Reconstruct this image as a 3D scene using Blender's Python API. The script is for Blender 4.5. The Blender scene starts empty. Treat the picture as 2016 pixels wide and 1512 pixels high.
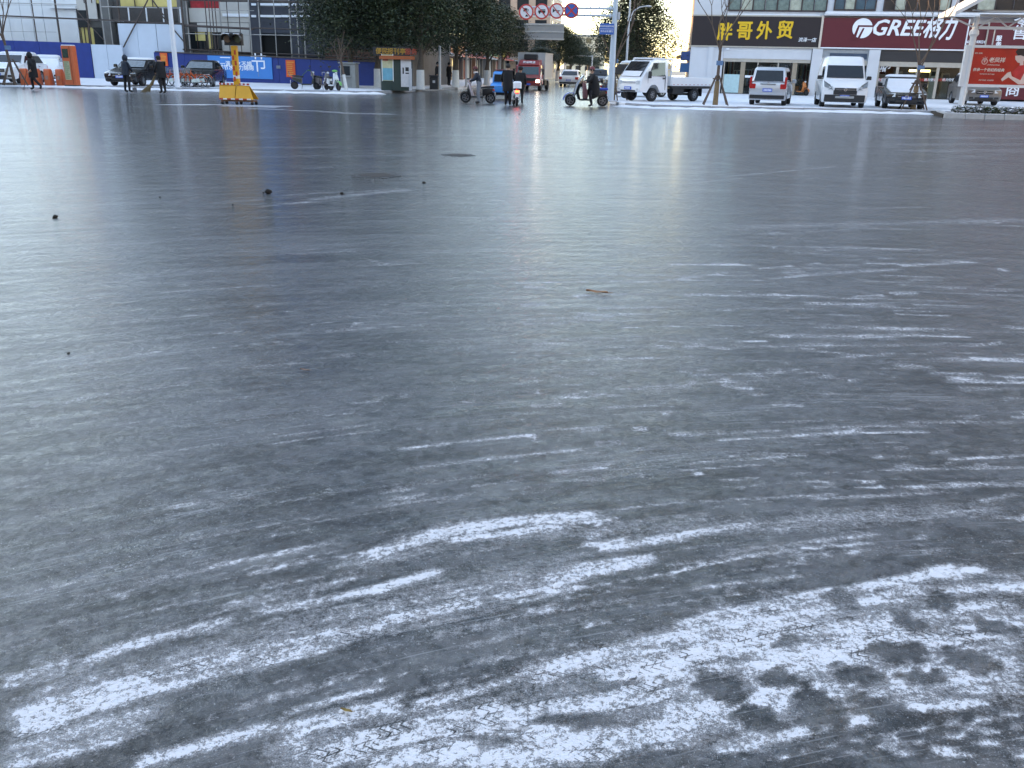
import bpy, bmesh, math, random
import numpy as np
from mathutils import Vector, Matrix, Euler
R = math.radians
rnd = random.Random(7)
SC = bpy.context.scene
COL = SC.collection
# ---------------------------------------------------------------- camera
FPX, CAMH = 1750.0, 1.6                       # focal length in photo pixels, eye height
PITCH, ROLL = math.atan(624/FPX), R(1.32)
cam_d = bpy.data.cameras.new('camera'); cam = bpy.data.objects.new('camera', cam_d); COL.objects.link(cam)
cam_d.sensor_fit = 'HORIZONTAL'; cam_d.sensor_width = 36; cam_d.lens = 36*FPX/2016
cam_d.clip_start = 0.05; cam_d.clip_end = 6000
cam.matrix_world = Matrix.Translation((0,0,CAMH)) @ Matrix.Rotation(R(90)-PITCH,4,'X') @ Matrix.Rotation(ROLL,4,'Z')
SC.camera = cam
# ---------------------------------------------------------------- sky, sun, exposure
SUN_AZ, SUN_EL = R(-74), R(12)                # azimuth from +Y (left is negative), elevation
W = bpy.data.worlds.new('World'); SC.world = W; W.use_nodes = True
wn = W.node_tree.nodes; wl = W.node_tree.links
sky = wn.new('ShaderNodeTexSky'); sky.sky_type = 'NISHITA'; sky.sun_disc = False
sky.sun_elevation = SUN_EL; sky.sun_rotation = SUN_AZ
sky.air_density = 0.9; sky.dust_density = 0.35; sky.ozone_density = 1.2
wl.new(sky.outputs[0], wn['Background'].inputs['Color']); wn['Background'].inputs['Strength'].default_value = 0.15
sun_d = bpy.data.lights.new('sun','SUN'); sun_d.energy = 2.0; sun_d.angle = R(.53); sun_d.color = (1,.74,.44)
sun = bpy.data.objects.new('sun', sun_d); COL.objects.link(sun)
sv = Vector((math.sin(SUN_AZ)*math.cos(SUN_EL), math.cos(SUN_AZ)*math.cos(SUN_EL), math.sin(SUN_EL)))
sun.rotation_euler = sv.to_track_quat('Z','Y').to_euler(); sun.location = sv*60
vs = SC.view_settings; vs.view_transform = 'Standard'; vs.look = 'None'; vs.gamma = 1; vs.use_curve_mapping = False
vs.exposure = 2.8
vs.use_white_balance = True; vs.white_balance_temperature = 7900; vs.white_balance_tint = 14   # camera balanced for open shade
SC.display_settings.display_device = 'sRGB'
# ---------------------------------------------------------------- survey: photo measurements to places on the ground
def ray(px, py):
    x, y = px-1008, 756-py
    c, s = math.cos(ROLL), math.sin(ROLL)
    x, y = c*x-s*y, s*x+c*y
    return Vector((x, FPX*math.cos(PITCH)+y*math.sin(PITCH), -FPX*math.sin(PITCH)+y*math.cos(PITCH)))
def G(px, py, z=0.0):
    d = ray(px,py); t = (z-CAMH)/d.z
    return Vector((0,0,CAMH)) + d*t
def AT(px, py, Y):
    d = ray(px,py); return Vector((0,0,CAMH)) + d*(Y/d.y)
class Face:
    """a vertical plane through two ground points: local x along it, y into it, z up"""
    def __init__(s, a, b):
        s.o = Vector((a[0],a[1],0)); d = Vector((b[0]-a[0], b[1]-a[1], 0)); s.ang = math.atan2(d.y,d.x)
        s.x = d.normalized(); s.n = Vector((-s.x.y, s.x.x, 0))
    def uv(s, px, py, off=0):
        d = ray(px,py); c = Vector((0,0,CAMH)); t = (s.o + s.n*off - c).dot(s.n)/d.dot(s.n)
        p = c+d*t; return (p-s.o).dot(s.x), p.z
    def pt(s, u, off=0, z=0): return s.o + s.x*u + s.n*off + Vector((0,0,z))
# ---------------------------------------------------------------- materials
MATS = {}
def mat(name, col, rough=.6, metal=0, var=.18, scale=6, bump=0, ior=1.45, emit=0, coat=0, alpha=None, trans=0):
    if name in MATS: return MATS[name]
    m = bpy.data.materials.new(name); m.use_nodes = True; MATS[name] = m
    nt = m.node_tree; n = nt.nodes; l = nt.links; b = n['Principled BSDF']
    tc = n.new('ShaderNodeTexCoord'); nz = n.new('ShaderNodeTexNoise'); nz.inputs['Scale'].default_value = scale
    nz.inputs['Detail'].default_value = 5; nz.inputs['Roughness'].default_value = .65
    l.new(tc.outputs['Object'], nz.inputs['Vector'])
    mx = n.new('ShaderNodeMix'); mx.data_type = 'RGBA'
    lo = [c*(1-var*1.6) for c in col]; hi = [min(1,c*(1+var)) for c in col]
    mx.inputs[6].default_value = (*lo,1); mx.inputs[7].default_value = (*hi,1)
    l.new(nz.outputs['Fac'], mx.inputs[0]); l.new(mx.outputs[2], b.inputs['Base Color'])
    b.inputs['Roughness'].default_value = rough; b.inputs['Metallic'].default_value = metal; b.inputs['IOR'].default_value = ior
    if coat: b.inputs['Coat Weight'].default_value = coat; b.inputs['Coat Roughness'].default_value = .06
    if trans: b.inputs['Transmission Weight'].default_value = trans
    if emit:
        b.inputs['Emission Color'].default_value = (*col,1); b.inputs['Emission Strength'].default_value = emit
    if bump:
        bp = n.new('ShaderNodeBump'); bp.inputs['Strength'].default_value = min(1,bump); bp.inputs['Distance'].default_value = .02
        n2 = n.new('ShaderNodeTexNoise'); n2.inputs['Scale'].default_value = scale*4; n2.inputs['Detail'].default_value = 6
        l.new(tc.outputs['Object'], n2.inputs['Vector']); l.new(n2.outputs['Fac'], bp.inputs['Height']); l.new(bp.outputs[0], b.inputs['Normal'])
    return m
SNOW = mat('snow', (.72,.73,.76), .85, var=.06, scale=3, bump=.6)
# ---------------------------------------------------------------- mesh building
class MB:
    def __init__(s): s.v = []; s.f = []; s.mi = []; s.m = 0
    def add(s, vs, fs):
        o = len(s.v); s.v += [tuple(v) for v in vs]; s.f += [tuple(o+i for i in f) for f in fs]; s.mi += [s.m]*len(fs); return s
    def box(s, x0, x1, y0, y1, z0, z1):
        return s.add([(x0,y0,z0),(x1,y0,z0),(x1,y1,z0),(x0,y1,z0),(x0,y0,z1),(x1,y0,z1),(x1,y1,z1),(x0,y1,z1)],
                     [(0,3,2,1),(4,5,6,7),(0,1,5,4),(1,2,6,5),(2,3,7,6),(3,0,4,7)])
    def cbox(s, x0, x1, y0, y1, z0, z1, c):
        """box with chamfered upright and top edges"""
        L = lambda d, z: [(x0+d+c,y0+d,z),(x1-d-c,y0+d,z),(x1-d,y0+d+c,z),(x1-d,y1-d-c,z),(x1-d-c,y1-d,z),(x0+d+c,y1-d,z),(x0+d,y1-d-c,z),(x0+d,y0+d+c,z)]
        return s.loft([L(0,z0), L(0,z1-c), L(c,z1)])
    def loft(s, secs, cap=True, closed=True):
        n = len(secs[0]); vs = [p for q in secs for p in q]; fs = []
        for i in range(len(secs)-1):
            for j in range(n if closed else n-1):
                k = (j+1)%n; fs.append((i*n+j, i*n+k, (i+1)*n+k, (i+1)*n+j))
        if cap: fs.append(tuple(range(n))[::-1]); fs.append(tuple((len(secs)-1)*n+j for j in range(n)))
        return s.add(vs, fs)
    def tube(s, pts, rad, n=8, cap=True):
        pts = [Vector(p) for p in pts]; rad = rad if hasattr(rad,'__len__') else [rad]*len(pts); secs = []
        ref = None
        for i, p in enumerate(pts):
            t = (pts[min(i+1,len(pts)-1)] - pts[max(i-1,0)]).normalized()
            if ref is None: ref = Vector((0,0,1)) if abs(t.z) < .9 else Vector((1,0,0))
            a = t.cross(ref).normalized(); b = a.cross(t).normalized(); ref = b
            secs.append([p + (a*math.cos(2*math.pi*j/n) + b*math.sin(2*math.pi*j/n))*rad[i] for j in range(n)])
        return s.loft(secs, cap)
    def ell(s, c, r, nu=12, nv=8, z0=-1.0):
        secs = []
        for i in range(nv+1):
            a = math.asin(z0) + (math.pi/2-math.asin(z0))*i/nv; k = max(math.cos(a), .02)
            secs.append([(c[0]+r[0]*k*math.cos(2*math.pi*j/nu), c[1]+r[1]*k*math.sin(2*math.pi*j/nu), c[2]+r[2]*math.sin(a)) for j in range(nu)])
        return s.loft(secs)
    def disc(s, c, axis, r0, r1, w, n=20):
        """ring or wheel-like body of revolution: axis unit vector, radii r0(inner) r1(outer), width w"""
        ax = Vector(axis).normalized(); ref = Vector((0,0,1)) if abs(ax.z) < .9 else Vector((1,0,0))
        a = ax.cross(ref).normalized(); b = ax.cross(a).normalized(); c = Vector(c); secs = []
        prof = [(r0,-w/2),(r1*.93,-w/2),(r1,-w*.32),(r1,w*.32),(r1*.93,w/2),(r0,w/2)] if r0 > 0 else [(.001,-w/2),(r1*.96,-w/2),(r1,-w*.3),(r1,w*.3),(r1*.96,w/2),(.001,w/2)]
        for r, h in prof: secs.append([c+ax*h+(a*math.cos(2*math.pi*j/n)+b*math.sin(2*math.pi*j/n))*r for j in range(n)])
        if r0 > 0: secs.append(secs[0]); return s.loft(secs, cap=False)
        return s.loft(secs)
    def prism(s, prof, y0, y1, ax='y'):
        """extrude (a,z) outline along y (ax='y'), or along x"""
        m = (lambda a,z,t:(a,t,z)) if ax == 'y' else ((lambda a,z,t:(t,a,z)) if ax == 'x' else (lambda a,b,t:(a,b,t)))
        return s.loft([[m(a,z,y0) for a,z in prof], [m(a,z,y1) for a,z in prof]])
    def mesh(s, name, mats):
        me = bpy.data.meshes.new(name); me.from_pydata(s.v, [], s.f)
        mats = mats if isinstance(mats,(list,tuple)) else [mats]
        for m in mats: me.materials.append(m)
        if len(mats) > 1: me.polygons.foreach_set('material_index', s.mi)
        bm = bmesh.new(); bm.from_mesh(me); bmesh.ops.recalc_face_normals(bm, faces=bm.faces[:]); bm.to_mesh(me); bm.free()
        return me
    def build(s, name, mats, parent=None, smooth=False, loc=None, rz=0, bevel=0):
        me = s.mesh(name, mats); o = bpy.data.objects.new(name, me); COL.objects.link(o)
        if smooth:
            me.polygons.foreach_set('use_smooth', [True]*len(me.polygons))
            if smooth != 'all': me.set_sharp_from_angle(angle=R(40))
        if parent: o.parent = parent
        if loc is not None: o.location = loc
        if rz: o.rotation_euler.z = rz
        if bevel:
            bm = bmesh.new(); bm.from_mesh(me)
            bmesh.ops.bevel(bm, geom=[e for e in bm.edges if len(e.link_faces)==2 and e.calc_face_angle(0) > .35], offset=bevel, segments=2, profile=.5, affect='EDGES', clamp_overlap=True)
            bm.to_mesh(me); bm.free(); me.polygons.foreach_set('use_smooth', [True]*len(me.polygons)); me.set_sharp_from_angle(angle=R(35))
        return o
def tag(o, label=None, cat=None, group=None, kind=None):
    if label: o['label'] = label
    if cat: o['category'] = cat
    if group: o['group'] = group
    if kind: o['kind'] = kind
    return o
def thing(name, loc, rz, label, cat, group=None):
    o = bpy.data.objects.new(name, None); COL.objects.link(o); o.empty_display_size = .2
    o.location = loc; o.rotation_euler.z = rz; return tag(o, label, cat, group)
def kids(o): return [c for c in bpy.data.objects if c.parent is o]
def dup(src, loc, rz, label=None, scale=None):
    ch = kids(src); c = src.copy(); COL.objects.link(c); c.location = loc; c.rotation_euler.z = rz
    if label: c['label'] = label
    if scale: c.scale = scale
    for k in ch:
        gk = kids(k); d = k.copy(); COL.objects.link(d); d.parent = c
        for g in gk: e = g.copy(); COL.objects.link(e); e.parent = d
    return c
def part(parent, name, m, fn, smooth=False, bevel=0, **k):
    b = MB(); fn(b); return b.build(name, m, parent, smooth, bevel=bevel, **k)
def text(parent, name, body, m, loc, size, rot=(R(90),0,0), extrude=.01, bold=0, shear=0, align='CENTER', sx=1.0, spacing=1.0, fit=None):
    """lettering as real relief; bold thickens the strokes; fit = (width, height) of the finished word"""
    cu = bpy.data.curves.new(name,'FONT'); cu.body = body; cu.size = size; cu.extrude = extrude; cu.shear = shear
    cu.align_x = align; cu.align_y = 'CENTER'; cu.resolution_u = 2; cu.space_character = spacing
    o = bpy.data.objects.new(name, cu); COL.objects.link(o)
    dg = bpy.context.evaluated_depsgraph_get(); me = bpy.data.meshes.new_from_object(o.evaluated_get(dg)); bpy.data.objects.remove(o)
    vs_ = np.array([v.co[:] for v in me.vertices]); fs_ = [tuple(p.vertices) for p in me.polygons]
    if fit:
        lo, hi = vs_.min(0), vs_.max(0); vs_[:,0] = (vs_[:,0]-(lo[0]+hi[0])/2)*fit[0]/(hi[0]-lo[0]); vs_[:,1] = (vs_[:,1]-(lo[1]+hi[1])/2)*fit[1]/(hi[1]-lo[1])
    if bold:
        out = []; ff = []
        for k, (dx, dy) in enumerate(((0,0),(bold,0),(-bold,0),(0,bold),(0,-bold),(bold*.7,bold*.7),(-bold*.7,-bold*.7),(bold*.7,-bold*.7),(-bold*.7,bold*.7))):
            ff += [tuple(i+len(out)*len(vs_) for i in f) for f in fs_]; q = vs_.copy(); q[:,0] += dx; q[:,1] += dy; q[:,2] -= .0008*k; out.append(q)
        me = bpy.data.meshes.new(name); me.from_pydata(np.concatenate(out).tolist(), [], ff)
    elif fit: me = bpy.data.meshes.new(name); me.from_pydata(vs_.tolist(), [], fs_)
    me.materials.clear(); me.materials.append(m)
    q = bpy.data.objects.new(name, me); COL.objects.link(q); q.parent = parent; q.location = loc; q.rotation_euler = rot; q.scale.x = sx
    return q
# ================================================================ THE ROAD
PC = (2.7, -5.0)                               # centre of the turning tyre tracks
def axis_pts(segs):
    out = [segs[0][0]]
    for a, b, st in segs:
        n = max(1, round((b-a)/st)); out += [a+(b-a)*i/n for i in range(1,n+1)]
    return np.array(out)
gx = axis_pts([(-240,-60,20),(-60,-20,2.5),(-20,-12,.6),(-12,-3,.12),(-3,4,.028),(4,14,.11),(14,26,.6),(26,60,2.5),(60,240,20)])
gy = axis_pts([(-80,-10,10),(-10,1,1),(1,4.2,.022),(4.2,8,.05),(8,16,.1),(16,27,.2),(27,45,.5),(45,90,3),(90,330,20)])
X, Y = np.meshgrid(gx, gy); nx, ny = len(gx), len(gy)
snow = np.zeros_like(X); TU = np.zeros_like(X); TV = np.zeros_like(X); TS = np.zeros_like(X); frost = np.zeros_like(X)
def dist_poly(P):
    """distance to polyline, length along it, signed side"""
    best = np.full(X.shape, 1e9); U = np.zeros_like(X); V = np.zeros_like(X); acc = 0
    for (ax,ay),(bx,by) in zip(P[:-1],P[1:]):
        dx, dy = bx-ax, by-ay; L = math.hypot(dx,dy)
        t = np.clip(((X-ax)*dx+(Y-ay)*dy)/(L*L), 0, 1); d = np.hypot(X-ax-t*dx, Y-ay-t*dy)
        s = ((X-ax)*dy-(Y-ay)*dx)/L; k = d < best
        best[k] = d[k]; U[k] = (acc+t*L)[k]; V[k] = s[k]; acc += L
    return best, U, V, acc
def stroke(px, w, a, soft=.85, tread=0, fade=True, arr=None):
    P = [tuple(G(*q)[:2]) for q in px]; d, U, V, L = dist_poly(P); w = w*1.7
    k = np.clip(1-(d/w-1+soft)/soft, 0, 1); k = k*k*(3-2*k)
    if fade: k *= np.clip(np.minimum(U, L-U)/(.08*L)+.25, 0, 1)
    tgt = snow if arr is None else arr
    np.maximum(tgt, k*a, out=tgt)
    if tread:
        z = (k > .02) & (k*tread > TS); TU[z] = U[z]; TV[z] = V[z]; TS[z] = (k*tread)[z]
# snow left between the wheel tracks (the photo's streaks measured on the ground); width in metres
stroke([(690,1108),(760,1082),(860,1052),(1000,1027),(1100,1020),(1200,1016)], .050, 1.0)
stroke([(860,1068),(1000,1050),(1120,1030),(1230,1018)], .03, .85)
stroke([(640,1120),(700,1104)], .02, .7)
stroke([(0,1350),(70,1330),(140,1310)], .05, .85)
stroke([(130,1320),(260,1270),(320,1255),(420,1232),(470,1215)], .035, .9)
stroke([(420,1200),(520,1185),(620,1160),(700,1140)], .03, .62)
stroke([(480,1205),(600,1190),(740,1160),(880,1122)], .032, .85)
stroke([(0,1450),(120,1405),(250,1362),(430,1312),(620,1268),(720,1240)], .055, 1.0, tread=.6)
stroke([(0,1415),(200,1352),(330,1330),(420,1300)], .04, .8)
stroke([(430,1320),(620,1275),(800,1212),(960,1180)], .040, 1.05, tread=1)
stroke([(420,1290),(600,1245),(800,1190),(900,1165)], .045, .72)
stroke([(960,1180),(1080,1155),(1150,1130),(1300,1102)], .030, .92)
stroke([(1060,1140),(1180,1110),(1300,1095)], .03, .95)
stroke([(1060,1165),(1110,1160),(1140,1155)], .030, .95)
stroke([(1000,1190),(1130,1160),(1300,1130),(1400,1112)], .008, .95)
stroke([(1310,1130),(1420,1105),(1500,1092),(1600,1078),(1730,1068)], .014, 1.0)
stroke([(1180,1085),(1300,1060),(1420,1040),(1500,1030)], .035, .78)
stroke([(1170,1080),(1240,1062)], .03, .85)
stroke([(1400,1100),(1540,1075),(1650,1062),(1740,1050)], .022, .7)
stroke([(1320,1235),(1400,1212),(1500,1190),(1600,1168),(1660,1158)], .024, 1.0)
stroke([(1500,1195),(1640,1172),(1740,1148),(1900,1122),(1960,1120)], .035, .86)
stroke([(1800,1135),(1870,1118),(1950,1125)], .03, .9)
# big churned patch bottom right
stroke([(1000,1345),(1120,1310),(1250,1280),(1380,1245),(1500,1222),(1600,1210)], .060, .95, tread=.55)
stroke([(1150,1330),(1280,1310),(1400,1280),(1500,1250),(1640,1225)], .055, 1.0, tread=.9)
stroke([(1560,1250),(1700,1230),(1850,1215),(2016,1190)], .07, .82, tread=.5)
stroke([(1660,1290),(1780,1262),(1900,1248),(2030,1235)], .05, .92, tread=.9)
stroke([(1280,1330),(1420,1335),(1560,1320),(1700,1310)], .07, .68)
stroke([(1500,1380),(1660,1350),(1850,1330),(2030,1320)], .06, .9)
stroke([(1380,1480),(1500,1455),(1650,1425),(1820,1395),(1960,1378)], .022, 1.0)
stroke([(1300,1400),(1400,1400),(1500,1440),(1450,1470)], .05, .85)
stroke([(1700,1380),(1850,1358),(2030,1350)], .05, .85)
stroke([(800,1395),(930,1362),(1050,1325),(1130,1290)], .024, .95)
stroke([(540,1410),(650,1380),(760,1350)], .015, .85)
stroke([(250,1510),(420,1462),(520,1435),(620,1420)], .03, .9)
stroke([(560,1440),(700,1405),(800,1385)], .045, .8)
stroke([(0,1512),(140,1478),(250,1450)], .03, .75)
stroke([(0,1480),(180,1425),(330,1395)], .05, .62)
stroke([(600,1505),(720,1460),(900,1420),(1010,1395)], .055, 1.0, tread=1)
stroke([(700,1512),(900,1465),(1060,1440),(1180,1425)], .05, .95, tread=.6)
stroke([(900,1512),(1080,1480),(1250,1470),(1360,1455)], .06, .9, tread=.5)
stroke([(980,1425),(1100,1395),(1240,1370),(1330,1350)], .055, .95, tread=.8)
for k in range(5): stroke([(1480+k*120,1505-k*6),(1660+k*90,1462-k*2+k*9),(2030,1402+k*26)], .006, .85, soft=.8)
# the wide thin churned layer they lie in
stroke([(700,1470),(1100,1400),(1400,1330),(1700,1280),(2040,1250)], .17, .74, soft=1)
stroke([(1250,1440),(1600,1370),(2040,1330)], .13, .74, soft=1)
stroke([(1100,1300),(1500,1225),(1900,1160)], .07, .68, soft=1)
stroke([(0,1400),(400,1300),(800,1195),(1200,1105)], .13, .64, soft=1)
stroke([(500,1490),(900,1440),(1300,1440)], .10, .74, soft=1)
stroke([(0,1480),(300,1400)], .10, .66, soft=1)
stroke([(600,1130),(1000,1050),(1500,1030),(2016,1000)], .10, .54, soft=1)
stroke([(1450,1310),(1700,1275),(2040,1225)], .10, .90, soft=1)
stroke([(1350,1400),(1700,1345),(2040,1300)], .09, .90, soft=1)
stroke([(1560,1210),(1800,1165),(2040,1150)], .06, .80, soft=1)
stroke([(820,1490),(1150,1450),(1400,1440)], .09, .88, soft=1)
stroke([(100,1400),(420,1320),(700,1250)], .06, .78, soft=1)
# thinner marks further out
TH = [((1900,903),(2016,897),.03,.95),((1800,913),(1990,918),.012,.8),((1700,930),(1840,915),.012,.7),((1630,948),(1760,945),.013,.9),((1720,960),(1900,955),.014,.95),((1890,960),(2010,950),.012,.8),((1240,1000),(1330,990),.018,.98),((1420,985),(1600,975),.022,.85),
((1430,945),(1480,942),.02,.9),((1440,958),(1560,950),.01,.7),((1640,885),(1730,880),.02,.6),((1450,890),(1560,895),.03,.7),((1410,900),(1470,896),.012,.8),((1680,945),(1730,955),.02,.75),((1840,1000),(1900,1015),.035,.8),((1740,1010),(1780,1020),.03,.75),((1940,985),(1990,975),.03,.8),
((1600,690),(1680,698),.05,.85),((1660,705),(1740,698),.04,.8),((1350,733),(1420,745),.04,.8),((1430,760),(1470,765),.05,.9),((1570,728),(1640,742),.04,.85),((1530,795),(1570,798),.05,.9),((1900,745),(2016,742),.03,.95),((1700,700),(1880,695),.025,.7),((1540,715),(1600,722),.03,.6),((1730,735),(1760,742),.03,.7),((1800,710),(1880,704),.03,.6),((1600,830),(1640,835),.03,.6),((1440,800),(1500,806),.03,.55),
((1505,528),(1550,524),.045,.9),((1560,545),(1600,541),.06,.92),((1610,540),(1740,532),.10,.75),((1330,550),(1410,540),.07,.75),((1800,522),(1900,516),.10,.85),((1680,512),(1760,508),.06,.65),((1590,520),(1610,518),.05,.85),((1760,500),(2016,512),.08,.5),((1490,560),(1540,556),.05,.5),((1500,580),(1530,578),.05,.7),((1420,570),(1470,575),.05,.6),((1700,550),(1800,560),.06,.4),((1960,560),(2010,545),.06,.55),
((1480,447),(1700,440),.30,.55),((1740,440),(1960,434),.28,.66),((1550,460),(1660,452),.10,.6),((1900,430),(1990,443),.07,.75),((1440,462),(1500,466),.12,.5),((1340,475),(1460,470),.14,.5),((1510,485),(1570,497),.05,.7),((1560,495),(1640,500),.05,.5),((1710,410),(1800,408),.14,.6),((1430,420),(1480,416),.13,.5),((1400,430),(1600,425),.15,.35),
((1350,362),(1440,353),.12,.6),((1460,345),(1600,332),.10,.7),((1610,332),(1700,323),.10,.6),((1720,322),(1820,316),.10,.55),((1380,328),(1470,308),.10,.5),((1480,307),(1560,302),.12,.55),((1570,298),(1700,291),.12,.55),((1700,291),(1840,287),.12,.45),((1850,315),(1990,300),.4,.45),((1560,385),(1800,380),.3,.35),((1780,390),(1960,385),.2,.3),
((640,390),(770,377),.22,.7),((530,405),(600,398),.10,.72),((590,400),(690,392),.12,.6),((420,400),(505,394),.14,.55),((200,425),(400,410),.12,.4),((570,384),(640,380),.12,.5),((440,340),(560,338),.20,.4),((600,332),(640,330),.15,.6),((370,322),(480,318),.2,.42),((680,308),(780,306),.15,.55),((700,378),(770,372),.1,.55),
((740,520),(800,514),.10,.4),((630,800),(760,780),.05,.35),((540,615),(590,612),.03,.7),((620,638),(650,635),.03,.7),((720,645),(760,643),.03,.5),((720,510),(760,520),.04,.6),((400,770),(520,760),.06,.35),
((480,1120),(620,1080),.012,.7),((520,1120),(840,1040),.008,.6),((300,1150),(520,1095),.012,.7),((640,970),(680,965),.03,.75),((780,980),(830,975),.035,.85),((860,990),(900,982),.02,.6),((1000,965),(1035,960),.02,.7),((540,1055),(600,1045),.02,.6),((0,1140),(120,1110),.02,.45),((20,1275),(75,1265),.03,.8),((180,1170),(330,1130),.016,.6),((330,1120),(440,1095),.02,.5),((0,1030),(90,1020),.03,.4),((0,1005),(160,995),.02,.5),((100,1010),(220,985),.015,.5),((40,985),(160,1000),.02,.4),
((60,1210),(200,1175),.03,.42),((250,1200),(360,1175),.014,.6),((930,1230),(1040,1210),.02,.5),((1060,1270),(1110,1250),.03,.5),((1150,1200),(1230,1185),.02,.55),((1240,1200),(1300,1192),.02,.5),((1270,1265),(1340,1250),.012,.8),((1200,1250),(1250,1240),.02,.5),((1050,1300),(1090,1290),.02,.6)]
for a, b, w, s in TH:
    e = .35*(b[0]-a[0]); stroke([(a[0]-e,a[1]-(b[1]-a[1])*.35),(b[0]+e,b[1]+(b[1]-a[1])*.35)], w*.8, s*.84, soft=1)
# scattered crumbs, thicker to the right and near the churned patches
for k in range(190):
    px = rnd.uniform(980,2016) if k % 3 else rnd.uniform(0,2016); py = rnd.triangular(420,1500,900)
    ln = rnd.uniform(12,70); stroke([(px,py),(px+ln,py-ln*rnd.uniform(.0,.32)*(py/1500))], rnd.uniform(.006,.02)*(1500/py)**1.5, rnd.uniform(.35,.72), soft=.8)
# fine scratches and crumbs dragged along the turning tracks
def arc_stroke(px, py, L, w, a):
    c = G(px,py); r = math.hypot(c.x-PC[0],c.y-PC[1]); t0 = math.atan2(c.y-PC[1],c.x-PC[0])
    P = [(PC[0]+r*math.cos(t0-L*k/(3*r)), PC[1]+r*math.sin(t0-L*k/(3*r))) for k in range(4)]
    d, U, V, Lt = dist_poly(P); k = np.clip(1-d/w,0,1); k *= np.clip(np.minimum(U,Lt-U)/(.15*Lt)+.2,0,1); np.maximum(snow,k*a,out=snow)
for k in range(230):
    py = rnd.triangular(820,1512,1300); px = rnd.uniform(-50,2016); g = (1512/py)**2
    arc_stroke(px,py,rnd.uniform(.06,.42)*g,rnd.uniform(.006,.018)*g,rnd.uniform(.45,.9)*(1 if px>500 or py>1100 else .7))
for k in range(230):
    py = rnd.triangular(420,960,640); px = rnd.uniform(950,2030) if k%4 else rnd.uniform(0,950); g = (1512/py)**1.6
    arc_stroke(px,py,rnd.uniform(.08,.5)*g*.6,rnd.uniform(.010,.022)*g,rnd.uniform(.42,.78)*(1 if px>950 else .72))
frost_streaks = [(0,500,700,470,.5),(100,560,800,540,.5),(0,700,500,660,.5),(700,640,1200,610,.4),(200,880,700,820,.5),(1000,560,1300,600,.6),(850,700,1300,690,.4)]
for a,b,c,d,s in frost_streaks: stroke([(a,b),(c,d)], .5, s, soft=1, arr=frost)
# bare patches where feet and tyres wore the snow away
def bare(px, py, rx, ry, a=.75):
    c = G(px,py); ex = (G(px+rx,py)-c).length*.72; ey = (G(px,py-ry)-c).length*.72; r = np.hypot((X-c.x)/ex, (Y-c.y)/ey)
    th = np.arctan2(Y-c.y,X-c.x); r += .20*np.sin(2*th+px)+.16*np.sin(5*th+2*px)+.14*np.sin(11*th+py); k = np.clip((1.25-r)/.22,0,1)*.9; snow[:] = snow*(1-a*k); TS[:] = TS*(1-k)
for q in [(1420,1352,58,30,.9),(1490,1412,52,30,.95),(1530,1335,40,22,.7),(1610,1395,62,42,.9),(1740,1395,60,30,.8),(1690,1330,50,24,.85),(1770,1282,62,24,.85),(1910,1300,60,26,.85),(1850,1180,36,20,.8),(1660,1180,40,22,.5),(1785,1220,26,18,.85),(1555,1262,34,16,.6),(1960,1235,46,16,.8),(1820,1335,50,18,.8),(1130,1420,110,16,.7),(1260,1490,60,18,.6),(960,1455,60,14,.5),(1370,1500,90,22,.9),(1180,1350,40,12,.4)]: bare(*q)
# faint worn road paint under the ice
stroke([(320,206),(440,206),(560,209)], .22, .95, soft=.3, fade=False)
stroke([(90,203),(170,207),(330,212)], .13, .5, soft=.4, fade=False)
stroke([(500,214),(610,218),(690,223),(790,226)], .17, .8, soft=.4, fade=False)
stroke([(430,208),(555,211)], .35, .9)
for k in range(6): stroke([(1700+k*20,232+k*13),(2040,236+k*12)], .32, .42, soft=.5, fade=False)
stroke([(1340,232),(1700,238),(2016,246)], .15, .4, soft=.4, fade=False)
me = bpy.data.meshes.new('road')
co = np.zeros((nx*ny,3)); co[:,0] = X.ravel(); co[:,1] = Y.ravel()
i, j = np.meshgrid(np.arange(nx-1), np.arange(ny-1)); a = (j*nx+i).ravel()
me.vertices.add(nx*ny); me.vertices.foreach_set('co', co.ravel())
me.loops.add(len(a)*4); me.loops.foreach_set('vertex_index', np.stack([a,a+1,a+nx+1,a+nx],1).ravel())
me.polygons.add(len(a)); me.polygons.foreach_set('loop_start', np.arange(len(a))*4)
me.update(); me.validate()
def fattr(nm, arr): q = me.attributes.new(nm,'FLOAT','POINT'); q.data.foreach_set('value', arr.ravel().astype(np.float32))
rad = np.hypot(X-PC[0], Y-PC[1]); ang = np.arctan2(Y-PC[1], X-PC[0])
fattr('snow', snow); fattr('frost', frost); fattr('tread', TS)
q = me.attributes.new('pol','FLOAT_VECTOR','POINT'); q.data.foreach_set('vector', np.stack([(ang*8).ravel(), rad.ravel(), rad.ravel()*0],1).astype(np.float32).ravel())
q = me.attributes.new('trk','FLOAT_VECTOR','POINT'); q.data.foreach_set('vector', np.stack([TU.ravel(),TV.ravel(),TU.ravel()*0],1).astype(np.float32).ravel())
road = bpy.data.objects.new('road', me); COL.objects.link(road); tag(road, kind='structure')
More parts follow.
